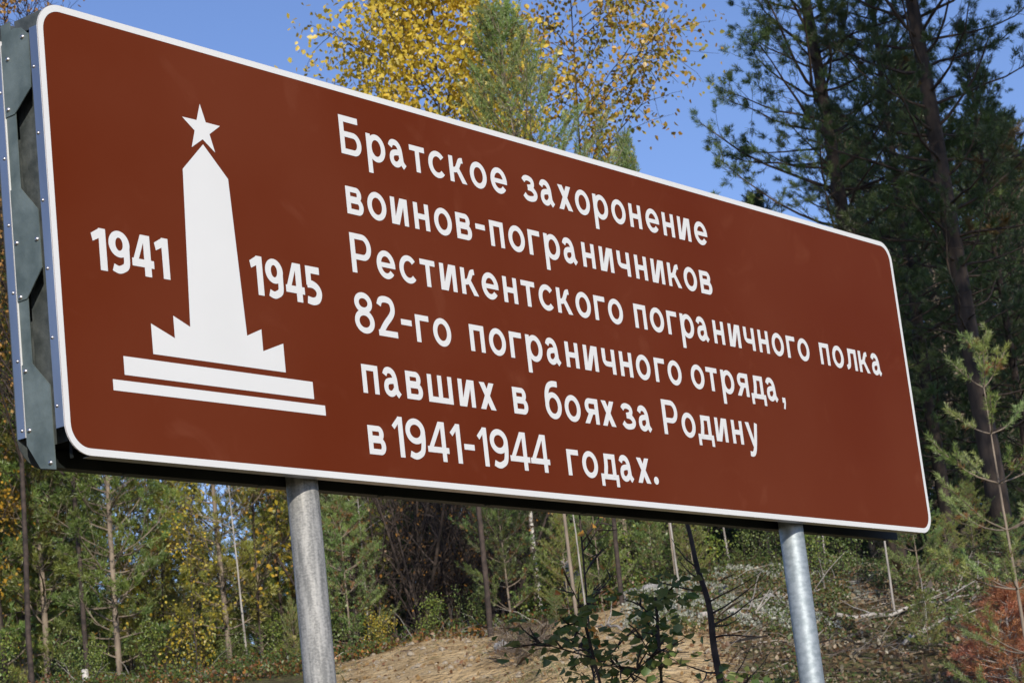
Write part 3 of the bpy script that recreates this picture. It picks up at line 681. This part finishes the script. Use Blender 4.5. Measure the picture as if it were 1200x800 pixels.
# ------------------------------------------------------------------ big pines on the right
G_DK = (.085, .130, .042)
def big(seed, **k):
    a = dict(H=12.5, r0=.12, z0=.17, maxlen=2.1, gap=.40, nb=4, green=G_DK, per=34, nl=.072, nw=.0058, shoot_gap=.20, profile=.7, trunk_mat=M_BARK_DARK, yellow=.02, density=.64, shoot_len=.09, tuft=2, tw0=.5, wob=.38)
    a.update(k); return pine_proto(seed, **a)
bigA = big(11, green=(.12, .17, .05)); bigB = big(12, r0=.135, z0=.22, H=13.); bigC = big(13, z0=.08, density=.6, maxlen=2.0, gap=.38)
place("pine_tree", bigA, 985, 28, "tall dark pine with an orange patch of bark, first big trunk right of the birch", "pine tree", py=200, rz=.6)
place("pine_tree", bigB, 1108, 27, "tall dark pine with the thickest trunk, above the upper right corner of the sign", "pine tree", py=200, rz=2.1)
def zone(px, Y, tab, split):
    for lim, ph in tab:
        if px < lim: return ph + (", front row" if Y < split else ", further back")
BGRP = "dark pines massed behind the right end of the sign"
BLAB = "dark pine in the shaded mass of pines behind the right end of the sign"
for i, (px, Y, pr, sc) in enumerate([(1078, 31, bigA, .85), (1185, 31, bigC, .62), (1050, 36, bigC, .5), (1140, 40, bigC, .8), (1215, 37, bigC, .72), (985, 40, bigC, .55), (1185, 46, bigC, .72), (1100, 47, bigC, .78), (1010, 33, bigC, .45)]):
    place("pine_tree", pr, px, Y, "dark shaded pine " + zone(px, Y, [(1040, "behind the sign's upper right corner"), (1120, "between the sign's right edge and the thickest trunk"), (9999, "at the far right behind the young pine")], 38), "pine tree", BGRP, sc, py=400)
bigD = big(14, H=19.0, r0=.17, z0=.52, maxlen=2.7, gap=.42, density=.7, per=10, nw=.016, nl=.09, shoot_gap=.3)
# pines outside the frame whose shade falls on the dark group
for i, (x, Y, sc) in enumerate([(7.4, 15.6, 1.0), (9.6, 16.4, 1.05), (8.2, 19.2, .95), (10.8, 19.8, 1.0), (8.0, 12.4, 1.0)]):
    place("pine_tree", bigD, None, Y, "tall pine standing just beyond the right edge of the view", "pine tree", "pines beyond the right edge", sc, x=x, rz=i * 1.1)

# ------------------------------------------------------------------ yellow birch and the pine tops behind the sign
birchA = broad_proto(21, H=8.6, r0=.032, z0=.46, spread=2.1, nl=20000, size=.064, cols=((.56, .46, .05), (.78, .56, .08)), nlimb=40, cluster=.13, rise=1.1, twigs=4, bark=M_TWIG)
birchB = broad_proto(22, H=8.0, r0=.026, z0=.48, spread=1.9, nl=7000, size=.058, cols=((.30, .28, .05), (.60, .34, .05)), nlimb=30, cluster=.10, rise=.8, twigs=4, bark=M_TWIG)
place("birch_tree", birchA, 505, 24.6, "dense yellow birch rising behind the middle of the sign's top edge", "birch tree", py=100, scale=1.05)
place("birch_tree", birchB, 655, 25, "thinner yellow birch with open twigs to the right of the young green pine top", "birch tree", py=100, scale=1.1)
youngA = open_pine(31, H=6.6, r0=.022, z0=.50, gap=.34, nb=5, blen=1.9, green=(.24, .33, .09), per=20, nl=.060, nw=.0085, side=4, step=.075, brown=.02, rise=.45)
tipP = open_pine(36, H=6.0, r0=.016, z0=.72, gap=.28, nb=5, blen=1.2, green=(.18, .25, .09), per=22, nl=.062, nw=.0062, side=4, step=.055, brown=.02, rise=.6)
place("pine_tree", youngA, 603, 21.5, "bushy light green young pine whose top stands in front of the yellow birch", "pine tree", py=100, top=-6, wide=.82)
smallP = pine_proto(32, H=4.6, r0=.04, z0=.2, maxlen=.8, gap=.24, nb=5, green=(.10, .15, .045), per=22, nl=.055, nw=.0055, shoot_gap=.09, yellow=.03)
smallQ = pine_proto(33, H=4.6, r0=.04, z0=.15, maxlen=.9, gap=.26, nb=4, green=(.115, .15, .045), per=22, nl=.055, nw=.0055, shoot_gap=.09, yellow=.08)
place("pine_tree", tipP, 728, 23, "small pine tip just showing above the sign's edge right of the birch", "pine tree", py=180, top=152, wide=.6)
# twiggy birches top left
birchL = broad_proto(23, H=10.5, r0=.034, z0=.25, spread=2.6, nl=3000, size=.055, cols=((.45, .22, .06), (.60, .34, .08)), nlimb=64, cluster=.05, rise=1.2, twigs=9, bark=M_TWIG)
place("birch_tree", birchL, -10, 25, "almost bare birch with sparse orange leaves over the sign's upper left corner", "birch tree", py=60, scale=1.0)
place("birch_tree", birchL, 52, 26.5, "sparse birch whose orange-leaved twigs reach over the sign's top left edge", "birch tree", py=60, scale=.95, rz=2.2)
birchLL = broad_proto(24, H=7.0, r0=.06, z0=.2, spread=1.1, nl=3500, size=.055, cols=((.45, .30, .04), (.70, .38, .04)), nlimb=26, cluster=.10, rise=1., twigs=3, bark=M_TWIG)
place("birch_tree", birchLL, -22, 27, "orange yellow birch showing past the sign's left end", "birch tree", py=350, scale=.95)

# ------------------------------------------------------------------ sunlit thicket below the left half of the sign
thin = [pine_proto(40 + i, H=6.0, r0=.036, z0=.04 + .05 * (i % 3), maxlen=1.15, gap=.25, nb=4, green=[(.28, .32, .075), (.22, .30, .07), (.34, .34, .07), (.23, .31, .10)][i],
                   per=18, nl=.058, nw=.008, shoot_gap=.12, yellow=.06, density=.85, profile=.55, tuft=1.6, tw0=.4, wob=.3) for i in range(4)]
place("pine_tree", thin[0], 48, 27.5, "slender young pine with a bare grey trunk, farthest left below the sign", "pine tree", py=680, scale=1.05)
place("pine_tree", thin[1], 133, 27, "slender young pine with a bare grey trunk, second from the left below the sign", "pine tree", py=680, scale=1.0)
place("pine_tree", thin[2], 262, 28, "thin sunlit pine standing left of the left post", "pine tree", py=680, scale=.95)
TG = "thin sunlit pines below the left half of the sign"; TLb = "thin sunlit pine in the light green thicket below the left half of the sign"
rg = random.Random(4)
spots = [(10, 30), (90, 31.5), (175, 30), (215, 33), (300, 30.5), (330, 34), (405, 30), (430, 33), (-25, 29), (60, 35), (150, 37), (190, 40), (255, 38), (310, 41), (375, 37), (0, 36), (110, 41), (-50, 33), (240, 44), (40, 42)]
for i, (px, Y) in enumerate(spots):
    if 150 < px < 330 and Y > 36: sc = .55
    else: sc = rg.uniform(.78, 1.02) * (.82 if 150 < px < 330 else 1)
    place("pine_tree", thin[i % 4], px, Y, "thin sunlit pine " + zone(px, Y, [(48, "left of the first bare grey trunk"), (133, "between the first and second bare grey trunks"), (262, "between the second and third bare grey trunks"), (345, "just left of the left post"), (999, "just right of the left post")], 34), "pine tree", TG, sc, py=680)
# left edge, taller
for i, (px, Y, s) in enumerate([(-28, 27.5, 1.2), (8, 29.5, 1.25), (-5, 33, 1.4)]):
    place("pine_tree", thin[(i + 1) % 4], px, Y, ["green pine at the left edge, nearest the sign's end", "green pine at the left edge, tallest beside the sign's end", "green pine at the left edge, farthest behind the sign's end"][i], "pine tree", "pines at the left edge", s, py=450)

# low yellow birches among them
ysm = [broad_proto(50 + i, H=2.6, r0=.011, z0=.15, spread=.7, nl=420, size=.042, cols=((.35, .34, .04), (.66, .44, .04)), nlimb=16, cluster=.09, rise=1., twigs=3, bark=M_TWIG) for i in range(2)]
osm = broad_proto(53, H=2.4, r0=.010, z0=.2, spread=.7, nl=170, size=.036, cols=((.50, .26, .04), (.68, .44, .05)), nlimb=14, cluster=.08, rise=1., twigs=3, bark=M_TWIG)
YG = "small yellow birches in the thicket left of the left post"; YL = "small yellow-leaved birch in the thicket left of the left post"
place("birch_sapling", ysm[0], 225, 26, "bright yellow birch sapling low beside the left post", "birch sapling", py=700, scale=.85)
for i, (px, Y, s, pr) in enumerate([(190, 29, 1.3, ysm[1]), (300, 28, 1.5, osm), (90, 28.5, .9, osm), (330, 30, 1.7, ysm[0]), (20, 27.5, .8, osm), (265, 31, 1.8, osm), (150, 32, 1.3, ysm[1]), (235, 33, 2.0, ysm[0])]):
    place("birch_sapling", pr, px, Y, ("small orange-leaved birch " if pr is osm else "small yellow-leaved birch ") + zone(px, Y, [(48, "left of the first bare grey trunk"), (133, "between the first and second bare grey trunks"), (262, "between the second and third bare grey trunks"), (999, "just left of the left post")], 30), "birch sapling", YG, s, py=700)

# ------------------------------------------------------------------ dark thicket between the posts
bare = [broad_proto(60 + i, H=3.6, r0=.028, z0=.08, spread=1.1, nl=160, size=.045, cols=((.20, .10, .03), (.50, .24, .05)), nlimb=34, cluster=.06, rise=1.1, twigs=5, bark=M_TWIG, stems=3) for i in range(2)]
place("bare_bush", bare[0], 470, 27.5, "tangled dark leafless bush right of the left post", "bush", py=680, scale=1.15)
for i, (px, Y, s) in enumerate([(425, 29, 1.1), (515, 28.5, 1.2), (560, 29.5, 1.1), (535, 31, 1.3), (450, 32, 1.3), (600, 30, 1.0), (650, 31, 1.1), (700, 30, .9), (780, 31, 1.), (440, 27.6, .9), (500, 26.9, .95), (530, 27.4, 1.0), (555, 28.0, 1.0), (585, 27.7, .85), (610, 29, .95)]):
    place("bare_bush", bare[i % 2], px, Y, "dark leafless bush " + zone(px, Y, [(460, "nearest the left post"), (540, "beside the tangled bush"), (610, "left of the white birch trunk"), (720, "right of the white birch trunk"), (999, "left of the leaning dark stem")], 30), "bush", "dark bushes between the posts", s, py=680)
lowP_far = pine_proto(63, H=3.0, r0=.025, z0=.03, maxlen=1.3, gap=.2, nb=5, green=(.24, .30, .08), per=18, nl=.06, nw=.008, shoot_gap=.12, yellow=.05, bare_low=False, wob=.3)
dkp = pine_proto(62, H=5.5, r0=.05, z0=.05, maxlen=1.3, gap=.26, nb=5, green=(.045, .075, .025), per=22, nl=.055, nw=.006, shoot_gap=.10, yellow=.02, bare_low=False)  # very dark green: the thicket's shade put into the needle colour
MG = "young pines behind the bushes between the posts"
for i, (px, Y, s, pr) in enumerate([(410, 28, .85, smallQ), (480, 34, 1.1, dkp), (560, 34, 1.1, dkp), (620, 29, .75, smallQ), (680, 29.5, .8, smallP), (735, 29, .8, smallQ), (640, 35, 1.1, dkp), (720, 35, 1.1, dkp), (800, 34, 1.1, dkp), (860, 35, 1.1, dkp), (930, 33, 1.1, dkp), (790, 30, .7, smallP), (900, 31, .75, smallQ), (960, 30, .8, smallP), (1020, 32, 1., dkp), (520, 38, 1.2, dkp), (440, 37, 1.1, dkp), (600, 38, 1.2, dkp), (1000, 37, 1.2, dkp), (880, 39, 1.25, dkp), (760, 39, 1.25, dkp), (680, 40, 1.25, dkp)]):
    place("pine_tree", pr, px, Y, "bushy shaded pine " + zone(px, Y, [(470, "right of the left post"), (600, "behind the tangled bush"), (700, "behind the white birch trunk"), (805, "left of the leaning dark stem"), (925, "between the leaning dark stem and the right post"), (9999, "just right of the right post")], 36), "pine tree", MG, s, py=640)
FW = "far dark pines closing the wood behind both posts"
rg2 = random.Random(8)
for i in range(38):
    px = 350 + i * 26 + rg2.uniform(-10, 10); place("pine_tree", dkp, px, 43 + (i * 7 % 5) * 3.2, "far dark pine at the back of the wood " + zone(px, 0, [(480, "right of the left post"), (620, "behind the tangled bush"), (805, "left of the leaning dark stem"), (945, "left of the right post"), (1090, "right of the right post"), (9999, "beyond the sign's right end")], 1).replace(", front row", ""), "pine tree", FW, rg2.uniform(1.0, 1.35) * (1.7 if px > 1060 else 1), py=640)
for i in range(16):
    px = -40 + i * 26 + rg2.uniform(-10, 10); place("pine_tree", lowP_far, px, 37 + (i * 7 % 5) * 2, "low distant pine at the back " + zone(px, 0, [(48, "left of the first bare grey trunk"), (133, "between the first and second bare grey trunks"), (262, "between the second and third bare grey trunks"), (999, "just left of the left post")], 1).replace(", front row", ""), "pine tree", "low pines at the back of the left thicket", rg2.uniform(.8, 1.05), py=700)
# birch trunks in the gap
poleb = broad_proto(64, H=7, r0=.045, z0=.55, spread=1.2, nl=500, size=.055, cols=((.40, .16, .03), (.66, .40, .05)), nlimb=16, cluster=.08, rise=1., twigs=3)
place("birch_tree", poleb, 627, 28.5, "white birch trunk seen through the gap between the posts, left of the grey one", "birch tree", py=660, scale=.75)

# ------------------------------------------------------------------ right slope: low pines and young pine in front of the dark wood
youngR = open_pine(71, H=3.6, r0=.020, z0=.05, gap=.42, nb=4, blen=.95, green=(.25, .33, .095), per=34, nl=.060, nw=.0045, side=1, step=.045, rise=.2, brown=.10)
lowP = [open_pine(75 + k, H=2.4, r0=.018, z0=.08, gap=.26, nb=5, blen=.85, green=[(.20, .29, .085), (.28, .33, .08)][k], per=22, nl=.055, nw=.006, side=4, step=.06) for k in range(2)]
place("pine_tree", youngR, 1172, 18.5, "young pine with long open branches standing clear of the wood right of the sign", "pine tree", py=560, top=388, rz=.9)
LG = "low green pines on the slope below the right end of the sign"
for i, (px, Y, tp_, pr) in enumerate([(1082, 24, 560, 0), (1120, 25.5, 600, 1), (1048, 26.5, 640, 0), (1150, 26, 560, 1), (985, 26, 690, 0), (945, 25, 660, 1), (870, 26.4, 640, 0), (1080, 21.5, 690, 1), (1195, 24, 600, 0), (1015, 24.0, 705, 1), (1120, 22.5, 700, 0)]):
    place("pine_tree", lowP[pr], px, Y, "low green pine on the slope " + zone(px, Y, [(960, "left of the right post"), (1060, "right of the right post"), (1130, "under the sign's lower right corner"), (9999, "around the young pine")], 25.2), "pine tree", LG, py=700, top=tp_, rz=i * 1.7, wide=1.15)
for px, Y, tp_, pr, lb in [(592, 26, 545, 0, "bright green low pine at the right edge of the dark tangled thicket"), (660, 25.4, 600, 1, "green pine bough in front of the grey stump between the posts"), (700, 25.6, 560, 0, "green pine right of the grey stump, above the sand bank"), (812, 25.8, 585, 1, "yellow-green pine beside the leaning dark stem"), (402, 26.4, 575, 0, "green pine close to the right side of the left post"), (765, 26.3, 600, 0, "green pine left of the leaning dark stem"), (645, 24.9, 690, 0, "tiny green pine at the top of the sand"), (336, 25.6, 700, 1, "small upright green pine just left of the left post")]:
    place("pine_tree", lowP[pr], px, Y, lb, "pine tree", py=660, top=tp_, rz=px * .31, wide=1.0 if px != 336 else .6)
# slender bare trunks
pole = broad_proto(72, H=3.0, r0=.016, z0=.5, spread=.5, nl=14, size=.05, cols=((.3, .2, .05), (.5, .3, .05)), nlimb=12, cluster=.05, rise=.4, twigs=1, bark=M_DEADWOOD)
for px, Y, s, lb in [(1043, 23.5, .85, "thin grey dead pole standing right of the right post"), (970, 27, .8, "short thin grey pole close behind the right post"), (858, 27.5, .9, "thin grey pole left of the right post"), (795, 24.5, .8, "thin reddish dead pole left of the leaning dark stem"), (683, 24.2, .75, "thin pale dead pole above the dark leafy shrub"), (425, 27, .9, "thin pale pole just right of the left post"), (283, 26.5, 1.0, "pale thin pole just left of the left post")]:
    place("dead_sapling", pole, px, Y, lb, "dead sapling", py=680, scale=(s, s, s * 1.15))

# ------------------------------------------------------------------ near shrubs in the sign's shade
near = broad_proto(81, H=2.75, r0=.010, z0=.80, spread=.34, nl=1200, size=.036, cols=((.12, .20, .05), (.26, .28, .09)), nlimb=44, cluster=.03, rise=.9, twigs=3, bark=M_TWIG, stems=5, droop=.3, fold=.35, sprd=.075)
place("leafy_shrub", near, 715, 10.3, "dark green leafy shrub in the sign's shade at the bottom between the posts", "shrub", py=760, wide=1.6, top=702, leaf='foliage')
near2 = broad_proto(82, H=3.0, r0=.010, z0=.62, spread=.40, nl=30, size=.045, cols=((.55, .18, .03), (.66, .34, .06)), nlimb=14, cluster=.006, rise=1.0, twigs=2, bark=M_TWIG, stems=1, droop=.4, fold=.3)
place("birch_sapling", near2, 672, 11.5, "bare sapling with a few hanging orange leaves under the middle of the sign", "birch sapling", py=640, top=575)
m = MB(); rng = np.random.default_rng(9)
q0 = np.array(at(846, 830, 11.6)); q1 = np.array(at(803, 612, 11.6))
n_ = 16; line = [q0 + (q1 - q0) * (i / n_) + np.array([math.sin(i * .9) * .006 + .03 * math.sin(i / n_ * 3.1), 0, 0]) for i in range(n_ + 1)]
root = np.array([q0[0] + .10, 11.6, float(terr(q0[0], 11.6)) - .05])
line = [root + (q0 - root) * k / 5 for k in range(5)] + line
m.tube([p - root for p in line], [.024 - .014 * i / len(line) for i in range(len(line))], 7, False)
for k in range(12):
    i = rng.integers(6, len(line) - 1); a = rng.choice([-1, 1]); 
    q = bend_line(rng, line[i] - root, (a * .9, rng.normal(0, .4), rng.uniform(-.1, .5)), rng.uniform(.12, .4), 5, (0, 0, .5), .25)
    m.tube(q, [.006, .005, .004, .003, .002, .0015], 4, False)
e = empty("dark_sapling", tuple(map(float, root))); tag(e, "dark leafless leaning stem left of the right post, in the sign's shade", "sapling")
m.build("trunk", M_TWIG, e)

# ------------------------------------------------------------------ rust-red dead pines at the lower right
rust = pine_proto(91, H=1.5, r0=.02, z0=.08, maxlen=.8, gap=.15, nb=5, green=(.46, .20, .10), per=22, nl=.055, nw=.005, shoot_gap=.08, yellow=.0, trunk_mat=M_DEADWOOD, density=.8)
for px, Y, tp_, lb in [(1186, 19.4, 690, "rust-red dead young pine at the lower right corner"), (1062, 21.5, 765, "small rust-red dead bush below the thin grey pole"), (1145, 21, 735, "low rust-brown dead pine behind the red one in the corner"), (1215, 20.6, 700, "rust-red dead pine cut by the right edge"), (885, 22, 775, "reddish dry bush left of the right post's foot")]:
    place("dead_pine", rust, px, Y, lb, "dead pine", py=760, top=tp_, wide=1.35, dz=-.1, leaf='needles')

# ------------------------------------------------------------------ low leafy bushes along the top of the bank
lowB = [broad_proto(100 + k, H=1.3, r0=.009, z0=.05, spread=.5, nl=1100, size=.042, cols=[((.12, .20, .04), (.30, .34, .06)), ((.22, .26, .05), (.66, .46, .05)), ((.10, .17, .04), (.24, .28, .07))][k],
        nlimb=30, cluster=.09, rise=.9, twigs=3, bark=M_TWIG, stems=4, droop=.2) for k in range(3)]
LBG = "low leafy bushes along the top of the bank"
for i, (px, Y, s, k) in enumerate([(-10, 26.5, .7, 0), (75, 26.6, .65, 2), (110, 26.2, .5, 0), (175, 26.7, .7, 0), (215, 26.4, .8, 1), (285, 26.3, .5, 2), (320, 26.6, .6, 0), (405, 26.4, .8, 2), (440, 26.0, .5, 1), (505, 26.1, .45, 0), (550, 26.2, .5, 2), (640, 26.3, .8, 0), (690, 26.2, .9, 2), (730, 26.4, .9, 0), (780, 26.6, .9, 2), (835, 26.6, .8, 0), (900, 26.4, .6, 2), (955, 26.0, .7, 0), (1000, 25.2, .6, 2)]):
    place("leafy_bush", lowB[k], px, Y, ["green leafy bush ", "yellow-leaved bush ", "dark green bush "][k] + zone(px, Y, [(48, "left of the first bare grey trunk"), (133, "between the first and second bare grey trunks"), (262, "between the second and third bare grey trunks"), (345, "just left of the left post"), (470, "just right of the left post"), (600, "on the crest before the tangled bush"), (700, "above the middle of the sand"), (805, "left of the leaning dark stem"), (940, "left of the right post"), (9999, "right of the right post")], 99).replace(", front row", ""), "bush", LBG, s, py=720)

# ------------------------------------------------------------------ fallen branches, stones, stumps
def fallen(p, q, r, seed, label, twigs=6):
    rng = np.random.default_rng(seed); m = MB()
    a = np.array(at(*p)); b = np.array(at(*q)); n = 8; L = []
    for i in range(n + 1):
        c = a + (b - a) * i / n; c[2] = float(terr(c[0], c[1])) + .03 + .05 * abs(math.sin(i * 1.3 + seed)); L.append(c)
    o = a.copy(); m.tube([c - o for c in L], [r * (1 - .6 * i / n) for i in range(n + 1)], 6)
    for k in range(twigs):
        i = rng.integers(1, n); t_ = bend_line(rng, L[i] - o, (b - a) * .5 + rng.normal(0, .5, 3) + np.array([0, 0, .35]), rng.uniform(.2, .6), 4, (0, 0, 0), .2)
        m.tube(t_, [r * .35, r * .3, r * .22, r * .15, .002], 4, False)
    e = empty("fallen_branch", tuple(map(float, o))); tag(e, label, "branch"); m.build("wood", M_DEADWOOD, e); return e
fallen((830, 800, 22.5), (930, 758, 23.2), .03, 1, "grey fallen branch on the sand just left of the right post")
fallen((985, 752, 23.0), (1150, 745, 23.6), .025, 2, "long grey fallen branch lying right of the right post")
fallen((1065, 790, 22.0), (1150, 740, 23.4), .03, 3, "forked grey dead branch below the long one at lower right")
fallen((1080, 712, 24.6), (1175, 728, 24.0), .018, 4, "thin pale dead branch under the young pine at right")
fallen((900, 742, 23.8), (1010, 702, 25.0), .016, 5, "thin crooked dead branch crossing behind the right post")
fallen((735, 792, 22.5), (700, 755, 23.5), .014, 6, "small dry branch on the sand behind the leafy shrub")
fallen((420, 712, 26.2), (470, 700, 26.6), .02, 7, "pale dry branch in the undergrowth right of the left post", 9)
fallen((60, 792, 26), (120, 770, 26.6), .02, 8, "grey branch on the orange leaf litter at the lower left")
def stone(px, py, Y, s, seed, label, mat=M_STONE, tall=1.):
    rng = np.random.default_rng(seed); n = 12; rings = 7; vs = []; ph = rng.uniform(0, 6.28, 6)
    for i in range(rings):
        th = math.pi * (i + .5) / rings
        for k in range(n):
            a = 6.283 * k / n; rr = 1 + .14 * math.sin(2*a + ph[0]) + .12 * math.sin(3*a + th*2 + ph[1]) + rng.normal(0, .05)
            vs.append((rr*s*math.sin(th)*math.cos(a), rr*s*.9*math.sin(th)*math.sin(a), rr*s*.8*tall*math.cos(th)))
    m = MB(); m.add(vs, [(i*n+k, (i+1)*n+k, (i+1)*n+(k+1) % n, i*n+(k+1) % n) for i in range(rings-1) for k in range(n)] + [tuple(range(n)), tuple((rings-1)*n+k for k in range(n-1, -1, -1))], False)
    x, y, _ = at(px, py, Y); o = m.build("stone", mat); o.location = (float(x), Y, float(terr(x, Y)) + s * .25)
    o.rotation_euler = (0, 0, seed); tag(o, label, "stone"); return o
stone(578, 700, 26.4, .17, 1, "pale grey boulder at the edge of the dark thicket between the posts")
stone(740, 702, 25.4, .14, 2, "grey lichen-spotted boulder above the leafy shrub")
stone(765, 712, 25.0, .11, 3, "smaller grey stone right of the lichen-spotted boulder")
stone(590, 772, 23.0, .10, 4, "small grey stone at the dry bank in the middle of the sand")
stone(905, 735, 24.0, .10, 5, "small stone among the lichen behind the right post")
def stump(px, py, Y, r, h, seed, label, mat):
    m = MB(); m.tube([(0, 0, -.1), (.01, 0, h*.5), (0, .01, h)], [r*1.15, r, r*.95], 12)
    x = at(px, py, Y)[0]; e = empty("tree_stump", (float(x), Y, float(terr(x, Y)))); tag(e, label, "stump"); m.build("wood", mat, e)
stump(671, 690, 27.3, .11, .75, 1, "tall grey broken stump in the gap between the posts", M_DEADWOOD)
stump(99, 785, 26.2, .04, .25, 2, "small pale cut stump at the lower left", M_BIRCH)

# ------------------------------------------------------------------ ground cover
def scatter(n, pxr, Yr, seed, mask=None):
    rng = np.random.default_rng(seed); a = rng.uniform(pxr[0], pxr[1], n * 3); Y = rng.uniform(Yr[0], Yr[1], n * 3)
    x = (a - 640) / FPX * Y * 1.0
    x = x + .0
    if mask is not None:
        k = mask(a, Y, bumps(x * 3, Y * 3) + rng.normal(0, .15, len(a))); x, Y = x[k], Y[k]
    x, Y = x[:n], Y[:n]; return x, Y, terr(x, Y), rng
def leaves_stuff(name, n, pxr, Yr, seed, cols, size, label, cat, lift=.03, mask=None, spread=.0, mat=None):
    x, y, z, rng = scatter(n, pxr, Yr, seed, mask); n = len(x)
    P = np.stack([x, y, z + rng.uniform(.0, lift, n)], -1)
    c = np.array(cols)[rng.integers(0, len(cols), n)] * rng.uniform(.7, 1.2, (n, 1))
    o = link(name, leaf_mesh(name, P, rng, c, size, mat, droop=-.1)); tag(o, label, cat, kind='stuff'); return o
sandfree = lambda a, Y, b: ~((a > 400) & (a < 840) & (Y < 25.3 + b * .3))
leaves_stuff("leaf_litter", 9000, (-80, 660), (24.5, 30), 1, [(.50, .22, .05), (.35, .22, .08), (.25, .12, .04), (.20, .20, .07), (.18, .11, .05)], .055, "fallen orange and yellow leaves strewn under the trees on the left", "fallen leaves", .08, sandfree)
leaves_stuff("leaf_litter", 9000, (820, 1260), (18, 27), 2, [(.25, .16, .08), (.38, .27, .15), (.22, .12, .06), (.40, .34, .22)], .05, "brown fallen leaves and bark on the slope at the right", "fallen leaves", .05)
leaves_stuff("leaf_litter", 1500, (400, 860), (20, 26), 3, [(.38, .24, .10), (.45, .32, .16), (.25, .12, .05)], .045, "scattered dry leaves on the sandy bank", "fallen leaves", .015)
leaves_stuff("bilberry_cover", 26000, (-80, 780), (24.4, 28.5), 4, [(.07, .11, .03), (.10, .15, .035), (.16, .20, .04), (.22, .09, .03)], .035, "low green bilberry plants along the top of the sand bank", "ground plants", .20, lambda a, Y, b: (~((a > 390) & (a < 860) & (Y < 25.15 + b * .5))) & (b > -.45))
leaves_stuff("bilberry_cover", 20000, (760, 1260), (20, 29), 5, [(.07, .11, .03), (.10, .15, .035), (.15, .18, .05), (.12, .09, .04)], .035, "low green plants on the slope around the right post", "ground plants", .16, lambda a, Y, b: ((b > .12) & (a > 900)) | (b > .5) | (Y > 26))
fine = lambda a, Y: np.sin(a * .31 + Y * 9.1) * np.cos(a * .17 - Y * 14.3) + np.sin(a * .11 + Y * 5.3)
leaves_stuff("reindeer_lichen", 15000, (730, 990), (22.4, 26.8), 6, [(.46, .47, .38), (.56, .57, .48), (.30, .31, .22)], .034, "pale grey-white lichen carpet on the slope left of the right post", "lichen", .08, lambda a, Y, b: (b + .55 * fine(a, Y) > .25 + .010 * np.maximum(0, 775 - a) + .006 * np.maximum(0, a - 925)))
leaves_stuff("bilberry_cover", 9000, (740, 1000), (22.0, 26.8), 16, [(.08, .11, .03), (.13, .16, .04), (.20, .13, .05)], .035, "small green plants growing between the lichen patches", "ground plants", .12, lambda a, Y, b: (b + .55 * fine(a, Y) < -.3))
# dry twigs and grass as thin blades
def blades(name, n, pxr, Yr, seed, cols, h, wd, label, cat, flat=.0, mask=None):
    x, y, z, rng = scatter(n, pxr, Yr, seed, mask); n = len(x)
    d = unit(np.stack([rng.normal(0, .5 + flat, n), rng.normal(0, .5 + flat, n), rng.uniform(.05, 1, n) * (1 - flat * .6) + .05], -1)); s = unit(np.cross(d, rng.normal(0, 1, (n, 3)))) * wd / 2
    P = np.stack([x, y, z], -1); L = (h * rng.uniform(.5, 1.3, n))[:, None]; bendv = np.stack([rng.normal(0, .2, n), rng.normal(0, .2, n), -.1 * np.ones(n)], -1) * L
    Vv = np.stack([P - s, P + s, P + d*L*.6 + s*.7, P + d*L + bendv, P + d*L*.6 - s*.7], 1).reshape(-1, 3); k = np.arange(n) * 5
    c = np.array(cols)[rng.integers(0, len(cols), n)] * rng.uniform(.7, 1.2, (n, 1))
    o = link(name, np_mesh(name, Vv, np.stack([k, k+1, k+2, k+3, k+4], -1), M_LEAF, np.repeat(c, 5, axis=0))); tag(o, label, cat, kind='stuff')
blades("dry_twigs", 2600, (830, 1260), (19, 26.5), 7, [(.30, .25, .20), (.42, .37, .31), (.16, .12, .09)], .38, .008, "dry twigs strewn over the slope at the lower right", "twigs", flat=.9)
blades("dry_twigs", 700, (-80, 640), (24.8, 30), 8, [(.36, .32, .26), (.46, .42, .36), (.16, .12, .09)], .5, .008, "dry twigs standing in the undergrowth on the left", "twigs", flat=.4)
blades("grass", 2600, (390, 1100), (20, 26.5), 10, [(.16, .19, .06), (.30, .26, .12), (.22, .22, .09)], .16, .005, "dry grass tufts at the edges of the sand", "grass", flat=.3, mask=lambda a, Y, b: b > .25)
blades("grass", 1500, (585, 645), (21.5, 25.4), 11, [(.20, .15, .10), (.26, .20, .14), (.12, .09, .07)], .22, .006, "dry heather strip down the middle of the sandy bank", "dry plants", flat=.4)

# pebbles and clods on the bare sand
x, y, z, rng = scatter(420, (395, 870), (20.5, 25.8), 21)
mb = MB()
for i in range(len(x)):
    r_ = .012 + .035 * rng.random() ** 3; n_ = 6; ph_ = rng.uniform(0, 6.28)
    vs = [(x[i], y[i], z[i] + r_ * .9)]
    for (rr, hh) in ((.75, .6), (1.0, .05)):
        for k in range(n_): vs.append((x[i] + r_ * rr * math.cos(ph_ + k * 1.047) * rng.uniform(.8, 1.2), y[i] + r_ * rr * math.sin(ph_ + k * 1.047) * rng.uniform(.8, 1.2), z[i] + r_ * hh - .004))
    mb.add(vs, [(0, 1 + k, 1 + (k + 1) % n_) for k in range(n_)] + [(1 + k, 1 + n_ + k, 1 + n_ + (k + 1) % n_, 1 + (k + 1) % n_) for k in range(n_)])
o = mb.build("pebbles", noise_mat("sandy_pebbles", (.24, .19, .13), (.44, .37, .27), 30, .95)); tag(o, "pebbles and clods lying on the bare sand", "pebbles", kind='stuff')
blades("fallen_twigs", 500, (395, 870), (20.5, 25.8), 22, [(.22, .15, .10), (.34, .27, .19), (.14, .09, .06)], .22, .007, "small dry twigs lying on the sand", "twigs", flat=2.0)
